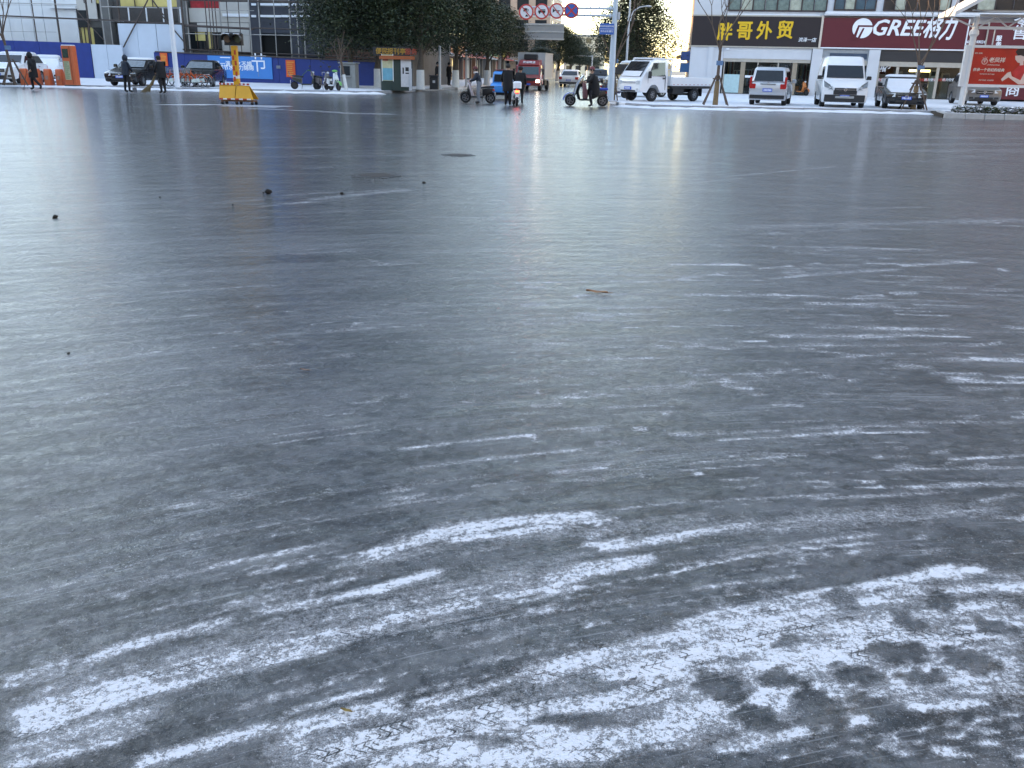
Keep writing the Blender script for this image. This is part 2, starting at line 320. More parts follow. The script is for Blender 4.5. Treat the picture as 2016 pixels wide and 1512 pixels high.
def road_material():
    m = bpy.data.materials.new('icy_asphalt'); m.use_nodes = True; nt = m.node_tree; n = nt.nodes; l = nt.links; b = n['Principled BSDF']
    def att(nm): q = n.new('ShaderNodeAttribute'); q.attribute_name = nm; return q
    def mth(op, a, b_=None, c=None, clamp=False):
        q = n.new('ShaderNodeMath'); q.operation = op; q.use_clamp = clamp
        for k, v in enumerate((a,b_,c)):
            if v is None: continue
            if hasattr(v,'links'): l.new(v, q.inputs[k])
            else: q.inputs[k].default_value = v
        return q.outputs[0]
    def vscale(v, s):
        q = n.new('ShaderNodeVectorMath'); q.operation = 'MULTIPLY'; l.new(v, q.inputs[0]); q.inputs[1].default_value = s; return q.outputs[0]
    def noise(v, sc, det=5, ro=.6, dist=0):
        q = n.new('ShaderNodeTexNoise'); l.new(v, q.inputs['Vector']); q.inputs['Scale'].default_value = sc; q.inputs['Detail'].default_value = det
        q.inputs['Roughness'].default_value = ro; q.inputs['Distortion'].default_value = dist; return q.outputs['Fac']
    def mix(fac, a, c):
        q = n.new('ShaderNodeMix'); q.data_type = 'RGBA'
        if hasattr(fac,'links'): l.new(fac, q.inputs[0])
        else: q.inputs[0].default_value = fac
        for k, v in ((6,a),(7,c)):
            if hasattr(v,'links'): l.new(v, q.inputs[k])
            else: q.inputs[k].default_value = (*v,1)
        return q.outputs[2]
    def ss(v, lo, hi):
        q = n.new('ShaderNodeMapRange'); q.interpolation_type = 'SMOOTHSTEP'
        for k, w in ((0,v),(1,lo),(2,hi)):
            if hasattr(w,'links'): l.new(w, q.inputs[k])
            else: q.inputs[k].default_value = w
        return q.outputs[0]
    pol = att('pol').outputs['Vector']; geo = n.new('ShaderNodeNewGeometry').outputs['Position']
    sn = att('snow').outputs['Fac']; fr = att('frost').outputs['Fac']; tr = att('tread').outputs['Fac']; trk = att('trk').outputs['Vector']
    big = noise(vscale(pol,(.9,4.5,1)), 1.0, 6, .62, .3)
    st = noise(vscale(pol,(5,24,1)), 1.0, 6, .65, .4)
    fine = noise(geo, 60, 5, .7); gr = noise(geo, 220, 3, .7)
    field = mth('ADD', mth('MULTIPLY',big,.13), mth('ADD', mth('MULTIPLY',st,.17), mth('ADD', mth('MULTIPLY',fine,.27), mth('ADD', mth('MULTIPLY',noise(geo,15,6,.75,.8),.21), mth('MULTIPLY',gr,.22)))))
    # tyre tread grooves pressed into the snow
    sep = n.new('ShaderNodeSeparateXYZ'); l.new(trk, sep.inputs[0])
    zig = mth('PINGPONG', mth('ADD', sep.outputs[1], mth('MULTIPLY', noise(geo,9,2),.02)), .022)
    wv = mth('FRACT', mth('MULTIPLY', mth('ADD', sep.outputs[0], mth('MULTIPLY', zig, 1.1)), 38.0))
    lug = mth('SUBTRACT', 1.0, ss(mth('ABSOLUTE', mth('SUBTRACT', wv, .5)), .05, .15))
    rib = mth('SUBTRACT', 1.0, ss(mth('PINGPONG', sep.outputs[1], .022), .001, .004))
    groove = mth('MULTIPLY', mth('MAXIMUM', lug, rib), mth('MULTIPLY', tr, ss(noise(geo,11,4), .46, .60)))
    patch = noise(vscale(pol,(2.0,9,1)), 1.0, 5, .65, .5)
    sn2 = mth('SUBTRACT', mth('MULTIPLY', sn, mth('ADD', .48, mth('MULTIPLY', patch, .98))), mth('MULTIPLY', groove, .58))
    field = mth('ADD', mth('MULTIPLY', mth('SUBTRACT', field, .5), 3.2), .5)
    sn2 = mth('MINIMUM', sn2, .82)
    t = mth('SUBTRACT', 1.00, mth('MULTIPLY', sn2, .72))
    mask = mth('MULTIPLY', ss(field, mth('SUBTRACT',t,.03), mth('ADD',t,.07)), .95)
    halo = mth('MULTIPLY', ss(field, mth('SUBTRACT',t,.30), mth('ADD',t,.03)), .40)
    mask = mth('MAXIMUM', mask, halo)
    # ice: dark asphalt seen through clear to milky ice
    cloud = noise(vscale(pol,(1.6,5,1)), 1.0, 7, .7, .5); cl2 = noise(geo, 13, 8, .80, .6)
    scr = noise(vscale(pol,(2.2,95,1)), 1.0, 3, .6, .2); sp2 = noise(geo, 95, 2, .5); dens = noise(vscale(pol,(.7,2.2,1)), 1.0, 4, .6)
    speck = mth('MAXIMUM', ss(mth('ADD', gr, mth('MULTIPLY',mth('SUBTRACT',dens,.5),.25)), .60, .70), mth('MAXIMUM', ss(mth('ADD', sp2, mth('MULTIPLY',mth('SUBTRACT',dens,.5),.30)), .66, .72), mth('MULTIPLY', ss(mth('ADD', scr, mth('MULTIPLY',mth('SUBTRACT',dens,.5),.4)), .60, .72), .55)))
    milky = ss(mth('ADD', mth('MULTIPLY',cloud,.42), mth('ADD', mth('MULTIPLY',cl2,.52), mth('MULTIPLY',fr,.08))), .415, .545)
    ice = mix(milky, (.010,.010,.010), (.090,.088,.090))
    fl = noise(vscale(pol,(6,26,1)), 1.0, 5, .7, .6)
    fleck = ss(mth('ADD', fl, mth('MULTIPLY',mth('SUBTRACT',dens,.5),.45)), .63, .74)
    ice = mix(mth('MULTIPLY',fleck,.5), ice, (.34,.34,.35))
    ice = mix(mth('MULTIPLY',speck,.55), ice, (.46,.46,.47))
    dirt = ss(noise(geo, 2.3, 5, .7), .58, .75)
    snc = mix(mth('MULTIPLY',dirt,.35), (.73,.73,.75), (.45,.42,.40))
    l.new(mix(mask, ice, snc), b.inputs['Base Color'])
    ro = mth('ADD', .30, mth('MULTIPLY', milky, .20)); q = n.new('ShaderNodeMix'); l.new(mask,q.inputs[0]); l.new(ro,q.inputs[2]); q.inputs[3].default_value = .85
    l.new(q.outputs[0], b.inputs['Roughness']); b.inputs['IOR'].default_value = 1.18
    rip = noise(vscale(pol,(15,26,1)),1,4,.65); rip2 = noise(vscale(pol,(4.6,7.5,1)),1,7,.72,.9); rip3 = noise(vscale(pol,(1.1,2.6,1)),1,4,.6,.6)
    def bump(h, strength):
        q = n.new('ShaderNodeBump'); q.inputs['Strength'].default_value = strength; q.inputs['Distance'].default_value = 1.0; l.new(h, q.inputs['Height']); return q.outputs[0]
    hgt = mth('ADD', mth('MULTIPLY',st,.006), mth('ADD', mth('MULTIPLY',fine,.0035), mth('ADD', mth('MULTIPLY',rip,.004), mth('ADD', mth('MULTIPLY',mask,.0045), mth('MULTIPLY',gr,.0012)))))
    l.new(bump(hgt, 1.0), b.inputs['Normal'])
    # the glaze of clear ice over it
    hg2 = mth('ADD', mth('MULTIPLY',rip,.0056), mth('ADD', mth('MULTIPLY',rip2,.0165), mth('ADD', mth('MULTIPLY',rip3,.009), mth('ADD', mth('MULTIPLY',st,.0036), mth('MULTIPLY',fine,.0024)))))
    l.new(bump(hg2, 1.0), b.inputs['Coat Normal'])
    glz = mth('SUBTRACT', 1.0, ss(noise(vscale(pol,(1.1,7,1)),1,6,.7,.4), .50, .72))
    l.new(mth('MULTIPLY', mth('SUBTRACT',1.0,mth('MAXIMUM',mask,mth('MULTIPLY',fleck,.7))), mth('MULTIPLY', mth('ADD', .55, mth('MULTIPLY',glz,.45)), mth('ADD', .52, mth('MULTIPLY', ss(noise(geo,24,7,.85,.5), .43, .57), .48)))), b.inputs['Coat Weight'])
    l.new(mth('ADD', .05, mth('MULTIPLY', milky, .10)), b.inputs['Coat Roughness']); b.inputs['Coat IOR'].default_value = 1.60
    return m
me.materials.append(road_material())
# ================================================================ GROUND, PAVEMENTS, KERBS
o = MB().add([(-3000,-600,-.06),(3000,-600,-.06),(3000,4000,-.06),(-3000,4000,-.06)],[(0,1,2,3)]).build('ground', mat('far_ground',(.16,.16,.16),.9)); tag(o, kind='structure')
STREET = Vector((math.sin(R(6.5)), math.cos(R(6.5)), 0))          # direction of the street ahead
def xy(px, py): p = G(px,py); return (p.x, p.y)
PAVE = mat('snow_on_paving',(.73,.74,.77),.85,var=.09,scale=1.4,bump=.7); KERB = mat('granite_kerb',(.30,.30,.31),.8,var=.25,scale=5,bump=.3)
lk = [xy(-60,166.5),xy(0,168.5),xy(200,174),xy(400,178.5),xy(560,182),xy(640,183.5),xy(700,184.5),xy(745,184),xy(790,181.5),xy(846,178.5),xy(900,175.5)]
l_end = Vector((*lk[-1],0)) + STREET*200
rk0 = Vector((*xy(1200,203),0)); r_end = rk0 + STREET*200
rk = [xy(1200,203),xy(1232,209),xy(1285,213),xy(1400,215.5),xy(1500,217.5),xy(1700,221.5),xy(1850,225)]
def pavement(name, poly, z=.13):
    b = MB(); b.prism(poly, -.05, z, 'z'); o = b.build(name, PAVE); tag(o, kind='structure'); return o
pl = pavement('pavement_left', [(l_end.x-60,l_end.y),(l_end.x,l_end.y)] + lk[::-1] + [(-120,lk[0][1]+4),(-120,120)])
far_r = (60, rk[-1][1]-2)
pr = pavement('pavement_right', rk[:] + [far_r,(60,r_end.y),(r_end.x,r_end.y)])
def kerb_run(parent, pts, name='kerb_stone', inward=1, w=.16, z=.15, step=1.0):
    acc = []; d = 0
    for a, b in zip(pts[:-1], pts[1:]):
        a = Vector((*a,0)) if len(a) == 2 else Vector(a); b = Vector((*b,0)) if len(b) == 2 else Vector(b)
        L = (b-a).length; n = max(1,round(L/step)); dr = (b-a)/n; ang = math.atan2(dr.y,dr.x)
        for i in range(n):
            m = MB(); l = dr.length-.012; m.cbox(0,l,-.06,w-.06,-.04,z+rnd.uniform(-.006,.006),.02)
            m.build(name, KERB, parent, loc=a+dr*i, rz=ang)
kerb_run(pl, lk[1:])
kerb_run(pr, rk[1:])
# snow banked in the gutters: thin ragged drifts on the road edge
def drift(name, pts, w, h, label):
    b = MB(); secs = []; P = []
    for a, c in zip(pts[:-1], pts[1:]):
        a = Vector((*a,0)); c = Vector((*c,0)); n = max(2,int((c-a).length/.35))
        P += [a+(c-a)*i/n for i in range(n)]
    for i, p in enumerate(P):
        t = (P[min(i+1,len(P)-1)]-P[max(i-1,0)]).normalized(); nrm = Vector((t.y,-t.x,0))
        ww = w*rnd.uniform(.45,1.25); hh = h*rnd.uniform(.5,1.2)
        secs.append([p-nrm*.03+Vector((0,0,.003)), p-nrm*.03+Vector((0,0,hh)), p+nrm*ww*.4+Vector((0,0,hh*.8)), p+nrm*ww+Vector((0,0,.004))])
    b.loft(secs, closed=False, cap=False)
    return tag(b.build(name, SNOW, smooth=True), label, kind='stuff')
def shift(pts, d): return [(x, y-d) for x, y in pts]
drift('snow_drift', shift(lk[1:8],.10), 1.3, .09, 'snow swept into the gutter beside the hoarding pavement')
drift('snow_drift', shift(rk[1:],.10), .9, .08, 'snow swept into the gutter in front of the shops')
# ================================================================ RIGHT: THE SHOP BUILDING
FRa = xy(1363,186); FR = Face(FRa, (FRa[0]+math.cos(R(-12)), FRa[1]+math.sin(R(-12))))
def fu(f,px,py,off=0): return f.uv(px,py,off)[0]
def fz(f,px,py,off=0): return f.uv(px,py,off)[1]
WHITE = mat('white_render_wall',(.58,.59,.62),.8,var=.08,scale=1.2,bump=.1); GLASS = mat('dark_window_glass',(.02,.025,.03),.05,var=.3,scale=.7,ior=1.5)
CURT = mat('green_grey_curtain',(.20,.26,.24),.7,var=.5,scale=3); DFRAME = mat('dark_brown_window_frame',(.045,.03,.03),.5)
shop = thing('shop_building', (FR.o.x,FR.o.y,0), FR.ang, 'white shop building with dark and maroon signboards above its glass fronts', 'building')
W_ = fu(FR,2100,140); SZ0 = fz(FR,1450,90.5); SZ1 = fz(FR,1450,32); HB = 40
GREY = mat('shop_interior_back',(.10,.095,.09),.9,var=.6,scale=1.5)
part(shop,'upper_wall',WHITE,lambda b:b.box(-.4,W_,.35,14,SZ0,HB))
part(shop,'back_wall',GREY,lambda b:b.box(0,W_,5,5.2,.1,SZ0-.01))
part(shop,'shop_floor',GREY,lambda b:b.box(0,W_,.3,5,.1,.16))
part(shop,'side_wall',WHITE,lambda b:b.box(-.4,-.1,.36,14,0,SZ0-.005))
# windows of the first floor, then plain repeats above
def window(parent, u0, u1, z0, z1, n, fm=DFRAME, pm=CURT, y=.35):
    f = MB(); t = .09
    f.box(u0,u1,y-.10,y+.02,z0,z0+t); f.box(u0,u1,y-.10,y+.02,z1-t,z1)
    for i in range(n+1): c = u0+(u1-u0-t)*i/n; f.box(c,c+t*(1 if i%2==0 else .5),y-.098,y+.018,z0+t+.002,z1-t-.002)
    w = f.build('window', fm, parent)
    for i in range(n):
        a = u0+t*.5+(u1-u0-t)*i/n; e = (u1-u0-t)/n
        b = MB().box(a+.04,a+e-.02,y-.045,y-.015,z0+t,z1-t).build('pane', pm if i%4 != 1 else MATS['pale_curtain_glass'], w)
    return w
mat('pale_curtain_glass',(.42,.44,.36),.25,var=.4,scale=4); BLUEG = mat('blue_tinted_window_glass',(.06,.12,.16),.06,var=.5,scale=2)
CURTG = mat('green_curtain_behind_glass',(.17,.23,.21),.18,var=.45,scale=5)
WZ = fz(FR,1520,22); WZ2 = WZ+1.9
window(shop, fu(FR,1434,10), fu(FR,1630,10), WZ, WZ2, 8, pm=CURTG)
window(shop, fu(FR,1643,10), fu(FR,1727,10), WZ+.1, WZ2, 4, pm=BLUEG)
window(shop, fu(FR,1741,10), fu(FR,1875,10), WZ+.1, WZ2, 6, pm=GLASS)
window(shop, fu(FR,1890,10), W_-.6, WZ+.1, WZ2, 6, pm=GLASS)
for k in range(1,10):
    for u in (3.2, 8.2, 13.4, 18.6): window(shop, u, u+3.6, WZ+3.1*k, WZ+3.1*k+1.7, 4, pm=GLASS)
# first signboard
MAR = mat('maroon_sign_panel',(.115,.012,.020),.45,var=.10,scale=1); DKS = mat('charcoal_sign_panel',(.022,.015,.018),.4,var=.15,scale=1); TRIM = mat('beige_metal_trim',(.45,.40,.34),.5)
YEL = mat('yellow_sign_letter',(.75,.45,.02),.5,var=.08); WLET = mat('white_sign_letter',(.80,.82,.86),.5,var=.04)
uA, uB = fu(FR,1363,60), fu(FR,1617,60); uC = fu(FR,1905,55)
s1 = part(shop,'signboard',DKS,lambda b:b.box(uA,uB-.08,-.02,.33,SZ0,SZ1)); s1['label'] = 'charcoal signboard with yellow characters'
part(s1,'sign_trim',TRIM,lambda b:(b.box(uA-.05,uB+.02,-.05,.0,SZ0-.09,SZ0-.002), b.box(uA-.05,uB+.02,-.05,.30,SZ1+.002,SZ1+.08)))
part(shop,'sign_divider',mat('pale_trim',(.62,.52,.44),.5),lambda b:b.box(uB-.07,uB+.07,-.10,.32,SZ0-.09,SZ1+.10))
cw = SZ1-SZ0
for ch, px, py in (('胖',1427,62),('哥',1466,60.5),('外',1505,59.5),('贸',1546,58.5)):
    u, z = FR.uv(px,py,-.05); text(s1,'letter',ch,YEL,(u,-.03,z),1.22,bold=.032,extrude=.05,fit=(1.0,1.12))
u, z = FR.uv(1589,79,-.05); text(s1,'letter','洪泽一店',WLET,(u,-.03,z),.30,bold=.004,shear=.15,extrude=.02)
# second signboard
SY0, SY1 = SZ0+.02, SZ1-.02
s2 = part(shop,'signboard',MAR,lambda b:b.box(uB+.075,uC,-.02,.33,SY0,SY1)); s2['label'] = 'maroon signboard with white emblem and letters'
part(s2,'sign_trim',WLET,lambda b:(b.box(uB+.08,uC+.05,-.05,.0,SY0-.08,SY0-.002), b.box(uC+.002,uC+.08,-.06,.0,SY0-.07,SY1)))
# emblem: a disc with a slot and a leg cut into it
def emblem(b, cu, cz, r):
    N = 40; ring = [(cu+r*1.02*math.cos(2*math.pi*i/N), cz+r*math.sin(2*math.pi*i/N)) for i in range(N)]
    b.prism(ring,-.055,-.022)
u, z = FR.uv(1698,55.5,-.05); er = .64
part(s2,'emblem',WLET,lambda b:emblem(b,u,z,er),smooth=True)
part(s2,'emblem_slot',MAR,lambda b:(b.prism([(u-.30,z+.19),(u+.72,z+.19),(u+.72,z+.08),(u-.22,z+.08)],-.062,-.056), b.prism([(u-.30,z+.19),(u-.18,z+.19),(u-.38,z-.75),(u-.60,z-.75)],-.0625,-.0565), b.prism([(u+.02,z+.0),(u+.14,z+.0),(u-.12,z-.75),(u-.28,z-.75)],-.0623,-.0563)))
u, z = FR.uv(1770.5,54.5,-.05); text(s2,'letter','GREE',WLET,(u,-.03,z),1.32,bold=.03,shear=.28,extrude=.04,fit=(fu(FR,1821,54)-fu(FR,1720,54),.98))
u, z = FR.uv(1838,53.5,-.05); text(s2,'letter','格',WLET,(u,-.03,z),1.28,bold=.03,shear=.3,extrude=.04,fit=(1.15,1.3))
u, z = FR.uv(1868,54,-.05); text(s2,'letter','力',WLET,(u,-.03,z),1.55,bold=.03,shear=.35,extrude=.04,fit=(1.0,1.55))
u, z = FR.uv(1922,82,-.05); 
# third board further right with its number and the upright characters
s3 = part(shop,'signboard',MAR,lambda b:b.box(uC+.085,W_,-.01,.33,SY0-.01,SY1-.3)); s3['label'] = 'maroon panel with small white licence number'
text(s3,'letter','No.苏H00243',WLET,(u,-.03,z),.34,bold=.006,shear=.15,extrude=.02,fit=(1.35,.24))
s4 = part(shop,'signboard',mat('maroon_wall_panel',(.125,.015,.024),.5,var=.12),lambda b:b.box(fu(FR,1900,150)+.9,W_,-.20,-.06,.25,SY1-.2)); s4['label'] = 'maroon wall panel with upright white characters'
part(s4,'sign_trim',TRIM,lambda b:b.box(fu(FR,1900,150)+.84,fu(FR,1900,150)+.895,-.24,-.05,.25,SY1-.2))
for ch, px, py, sz in (('零',2012,38,.95),('售',2008,66,.95),('售',2005,84,.9),('商',1994,178,.95),('服',1967,76,.36),('务',1966,88,.36)):
    if ch == '售' and py > 80: continue
    uu, zz = FR.uv(px,py,-.25); text(s4,'letter',ch,WLET,(uu,-.21,zz),sz,bold=.012,extrude=.02)
# ledges carrying snow
part(shop,'ledge',WHITE,lambda b:b.box(uB+.1,W_,-.25,.34,SZ1+.11,SZ1+.20)); part(shop,'ledge_snow',SNOW,lambda b:b.cbox(uB+.1,W_,-.28,.33,SZ1+.2,SZ1+.36,.05))
part(shop,'ledge_snow',SNOW,lambda b:b.cbox(fu(FR,1434,10),uB-.2,.1,.34,SZ1+.09,SZ1+.17,.03))
# ground floor
LIN = fz(FR,1500,116)
part(shop,'pier',WHITE,lambda b:b.box(-.35,fu(FR,1421,140),.02,.34,.1,SZ0-.10))
part(shop,'pier_rib',WHITE,lambda b:b.box(.9,1.25,-.06,.018,.1,SZ0-.10))
part(shop,'lintel',WHITE,lambda b:b.box(fu(FR,1421,140)+.01,uB-.45,.06,.34,LIN,SZ0-.10))
part(shop,'door_head',TRIM,lambda b:b.box(fu(FR,1421,140)+.01,uB-.45,.10,.30,LIN-.22,LIN-.003))
CW0, CW1 = uB-.40, uB+.28
part(shop,'pier',WHITE,lambda b:b.box(CW0,CW1,-.05,.34,.1,SZ0-.10))
D0, D1 = fu(FR,1706,140), fu(FR,1728,140)
part(shop,'pier',WHITE,lambda b:b.box(D0,D1,-.05,.34,.1,SZ0-.10))
part(shop,'lintel',mat('grey_lintel',(.30,.32,.34),.6),lambda b:b.box(CW1+.004,D0-.004,.10,.34,LIN,SZ0-.10)); part(shop,'lintel_panel',mat('blue_grey_board',(.05,.08,.13),.4,var=.5,scale=2),lambda b:b.box(CW1+.5,D0-.1,.07,.098,LIN+.1,SZ0-.35))
part(shop,'door_head',TRIM,lambda b:b.box(CW1+.004,D0-.004,.12,.30,LIN-.3,LIN-.004))
E0 = fu(FR,1895,140)
part(shop,'lintel',mat('dark_fascia',(.035,.033,.035),.5),lambda b:b.box(D1+.004,E0,.08,.34,LIN,SZ0-.10)); part(shop,'door_head',TRIM,lambda b:b.box(D1+.004,E0,.10,.30,LIN-.32,LIN-.004))
SGL = mat('shop_window_glass',(.03,.035,.035),.03,var=.2,ior=1.5)
SGL.node_tree.nodes['Principled BSDF'].inputs['Transmission Weight'].default_value = .0
def clear_glass():
    m = bpy.data.materials.new('clear_shop_glass'); m.use_nodes = True; n = m.node_tree.nodes; l = m.node_tree.links
    n.remove(n['Principled BSDF']); t = n.new('ShaderNodeBsdfTransparent'); t.inputs[0].default_value = (.80,.86,.84,1); g = n.new('ShaderNodeBsdfGlossy'); g.inputs['Roughness'].default_value = .03
    f = n.new('ShaderNodeFresnel'); f.inputs[0].default_value = 1.5; x = n.new('ShaderNodeMixShader'); l.new(f.outputs[0],x.inputs[0]); l.new(t.outputs[0],x.inputs[1]); l.new(g.outputs[0],x.inputs[2]); l.new(x.outputs[0], n['Material Output'].inputs[0]); return m
CGL = clear_glass(); WOODM = mat('tan_door_frame',(.34,.27,.20),.6)
mul = [fu(FR,p,150) for p in (1424,1461,1490,1530,1563,1597)]
for a, c in zip(mul[:-1],mul[1:]): part(shop,'glass_pane',CGL,lambda b:b.box(a+.05,c-.05,.20,.215,.2,LIN-.23))
for k, a in enumerate(mul): part(shop,'mullion',WOODM if k in (1,4) else TRIM,lambda b:b.box(a-(.16 if k in (1,4) else .04),a+(.16 if k in (1,4) else .04),.15,.27,.16,LIN-.225))
part(shop,'stall_riser',mat('pale_cyan_panel',(.42,.60,.62),.4),lambda b:b.box(mul[0]+.06,mul[1]-.17,.12,.145,.2,1.45))
part(shop,'push_bar',WLET,lambda b:b.box(mul[1]+.2,mul[2]+.4,.10,.14,1.25,1.4)); part(shop,'push_bar',WLET,lambda b:b.box(mul[3]+.3,mul[4]-.2,.10,.14,1.25,1.4))
for a, c in ((CW1+.02,(CW1+D0)/2),((CW1+D0)/2,D0-.02)): part(shop,'glass_pane',CGL,lambda b:b.box(a+.05,c-.05,.20,.215,.2,LIN-.31))
m2 = [D1+.05, fu(FR,1766,150), fu(FR,1806,150), fu(FR,1846,150), E0-.05]
for a, c in zip(m2[:-1],m2[1:]): part(shop,'glass_pane',CGL,lambda b:b.box(a+.05,c-.05,.20,.215,.2,LIN-.33))
for a in m2: part(shop,'mullion',TRIM,lambda b:b.box(a-.09,a+.09,.15,.27,.16,LIN-.325))
u, z = FR.uv(1739,130,.1); text(shop,'letter','E格力',WLET,(u,.18,z),.42,bold=.006,extrude=.004,shear=.2); u, z = FR.uv(1736,138,.1); text(shop,'letter','空调',WLET,(u,.18,z),.28,bold=.004,extrude=.004)
REDL = mat('red_sticker_letter',(.55,.06,.05),.5)
for px in (1728,1742,1815,1832,1850,1868): u, z = FR.uv(px,157.5,.1); text(shop,'letter','格力空调',REDL if px%4 else WLET,(u,.18,z),.20,bold=.004,extrude=.004)
# goods inside the shops: racks of clothes, shelf units
RACKC = [mat('clothes_%d'%i,c,.8,var=.4,scale=5) for i,c in enumerate([(.05,.05,.06),(.35,.24,.12),(.30,.30,.32),(.20,.06,.05),(.42,.36,.28),(.08,.10,.16)])]
for i in range(11):
    u0 = mul[0]+.4+i*.64; h = rnd.uniform(1.5,2.3)
    r = tag(thing('clothes_rack', FR.pt(u0,rnd.uniform(1.0,2.6),.16), FR.ang, 'rack of hanging clothes inside the shop under the charcoal sign', 'clothes rack','clothes racks in the shop'))
    part(r,'rail',TRIM,lambda b:(b.box(-.3,.3,-.02,.02,h,h+.04),b.box(-.3,-.26,-.02,.02,0,h),b.box(.26,.3,-.02,.02,0,h)))
    for k in range(4): part(r,'garment',RACKC[(i*3+k)%6],lambda b:b.cbox(-.26+k*.13,-.15+k*.13,-.22,.22,h-1.0-rnd.uniform(0,.25),h-.02,.03))
for i in range(7):
    u0 = m2[0]+.7+i*1.05
    r = tag(thing('display_unit', FR.pt(u0,rnd.uniform(1.2,3),.16), FR.ang, 'tall pale appliance standing inside the shop under the maroon sign', 'appliance','appliances in the shop'))
    hh = rnd.uniform(1.2,2.0)
    part(r,'cabinet',[mat('appliance_white',(.45,.46,.44),.5),mat('appliance_grey',(.16,.16,.15),.5),mat('appliance_gold',(.40,.32,.16),.5)][i%3],lambda b:b.cbox(-.25,.25,-.2,.2,0,hh,.04)); part(r,'air_vent',mat('vent_dark',(.03,.03,.03),.5),lambda b:b.box(-.2,.2,-.22,-.202,hh-.4,hh-.12))
lamp = part(shop,'light_strip',mat('warm_light_strip',(1,.75,.35),.5,emit=2.5),lambda b:b.box(m2[2]-.2,m2[3]+.2,2.0,2.1,LIN-.62,LIN-.48))
part(shop,'security_camera',WLET,lambda b:(b.box(1.5,1.75,-.35,-.08,SZ0-.2,SZ0-.11),b.box(2.1,2.3,-.3,-.08,SZ0-.24,SZ0-.15)))
part(shop,'cornice',WHITE,lambda b:b.box(-.5,W_+.1,.2,14.1,HB+.003,HB+.5))
# ================================================================ RIGHT: building further up the street, sunlit side with pipes
sideP = AT(1357,150,FRa[1]+17); nb = thing('brick_building', (sideP.x,sideP.y,0), R(-9.5), 'tan building with downpipes on its sunlit side, beyond the shops', 'building')
TAN = mat('tan_render',(.46,.33,.22),.8,var=.15,scale=.8)
part(nb,'wall',TAN,lambda b:b.box(0,22,0,20,0,16)); part(nb,'roof',mat('grey_flat_roof',(.3,.3,.3),.8),lambda b:b.box(-.2,22.2,-.2,20.2,16.003,16.4))
PIPE = mat('cream_downpipe',(.55,.48,.38),.5)
for k in range(6): part(nb,'downpipe',PIPE,lambda b:b.tube([(-.14,1.2+k*2.6,0),(-.14,1.2+k*2.6,15.8)],.10,8))
for z in (3.2,6.4,9.6): part(nb,'string_course',PIPE,lambda b:b.box(-.1,-.003,0,20,z,z+.18))
for k in range(4):
    for z in (4.0,7.2,10.4):
        w = part(nb,'window',DFRAME,lambda b:b.box(-.05,-.002,2.2+k*4.6,3.7+k*4.6,z,z+1.5)); part(w,'pane',GLASS,lambda b:b.box(-.07,-.052,2.3+k*4.6,3.6+k*4.6,z+.1,z+1.4))
    w = part(nb,'window',DFRAME,lambda b:b.box(2+k*4.6,3.8+k*4.6,-.05,-.002,4,5.5)); part(w,'pane',GLASS,lambda b:b.box(2.1+k*4.6,3.7+k*4.6,-.07,-.052,4.1,5.4))
for k,(z,c) in enumerate(((2.3,(.05,.12,.4)),(1.3,(.05,.2,.5)))): part(nb,'shop_sign',mat('blue_shop_sign_%d'%k,c,.5),lambda b:b.box(-.9,-.02,1.0,1.2,z+.2,z+1.0))
part(nb,'awning',mat('ochre_awning',(.5,.3,.1),.7),lambda b:b.prism([(0,3.2),(-1.3,2.9),(-1.3,2.7),(0,2.9)],1.5,12)); part(nb,'air_conditioner',WLET,lambda b:b.box(.3,1.0,-.45,-.02,5.6,6.3))
# ================================================================ LEFT: hoarding, building under scaffold
HLa, HLb = xy(190,157.5), xy(600,169.2); HL = Face(HLa, HLb)
BLUE = mat('blue_painted_hoarding',(.010,.035,.20),.45,var=.22,scale=1.5); SHEET = mat('pale_blue_sheet_wall',(.50,.56,.64),.6,var=.10,scale=1)
RUST = mat('brown_scaffold_tube',(.075,.055,.048),.65,var=.4,scale=4); STEEL = mat('pale_scaffold_tube',(.36,.34,.32),.5,var=.3,scale=4)
hz = thing('hoarding', (HL.o.x,HL.o.y,0), HL.ang, 'blue steel hoarding with posters along the building site', 'hoarding')
def hoard(px0, px1, ztl, ztr, step, m, name='panel', off=0.0):
    u0, u1 = fu(HL,px0,140), fu(HL,px1,140); n = max(1,round((u1-u0)/step))
    for i in range(n):
        a = u0+(u1-u0)*i/n; c = u0+(u1-u0)*(i+1)/n; f0, f1 = i/n, (i+1)/n
        z0, z1 = ztl+(ztr-ztl)*f0, ztl+(ztr-ztl)*f1; y = rnd.uniform(-.02,.02)+off
        q = MB(); q.loft([[(a+.012,y,.1),(c-.012,y,.1),(c-.012,y+.05,.1),(a+.012,y+.05,.1)],[(a+.012,y,z0),(c-.012,y,z1),(c-.012,y+.05,z1),(a+.012,y+.05,z0)]]); q.build(name,m,hz)
hoard(-60,184,2.72,2.58,2.4,BLUE); zA = fz(HL,305,102.5); zB = fz(HL,640,115.5); hoard(306,742,zA,zB-.18,2.4,BLUE)
hoard(184.5,245,2.5,2.5,1.4,SHEET,'sheet_panel',.04); zS = fz(HL,300,47,.6); hoard(232,306,zS,zS,1.6,SHEET,'sheet_panel',.6); hoard(306.5,357,zS,zS-.03,1.7,SHEET,'sheet_panel',.62)
part(hz,'top_rail',RUST,lambda b:b.tube([(fu(HL,306,100),-.06,zA+.03),(fu(HL,742,116),-.06,zB-.12)],.05,6)); 
ORN = mat('orange_notice_paper',(.70,.10,.025),.6,var=.06); ORL = mat('yellow_notice_print',(.75,.32,.05),.6)
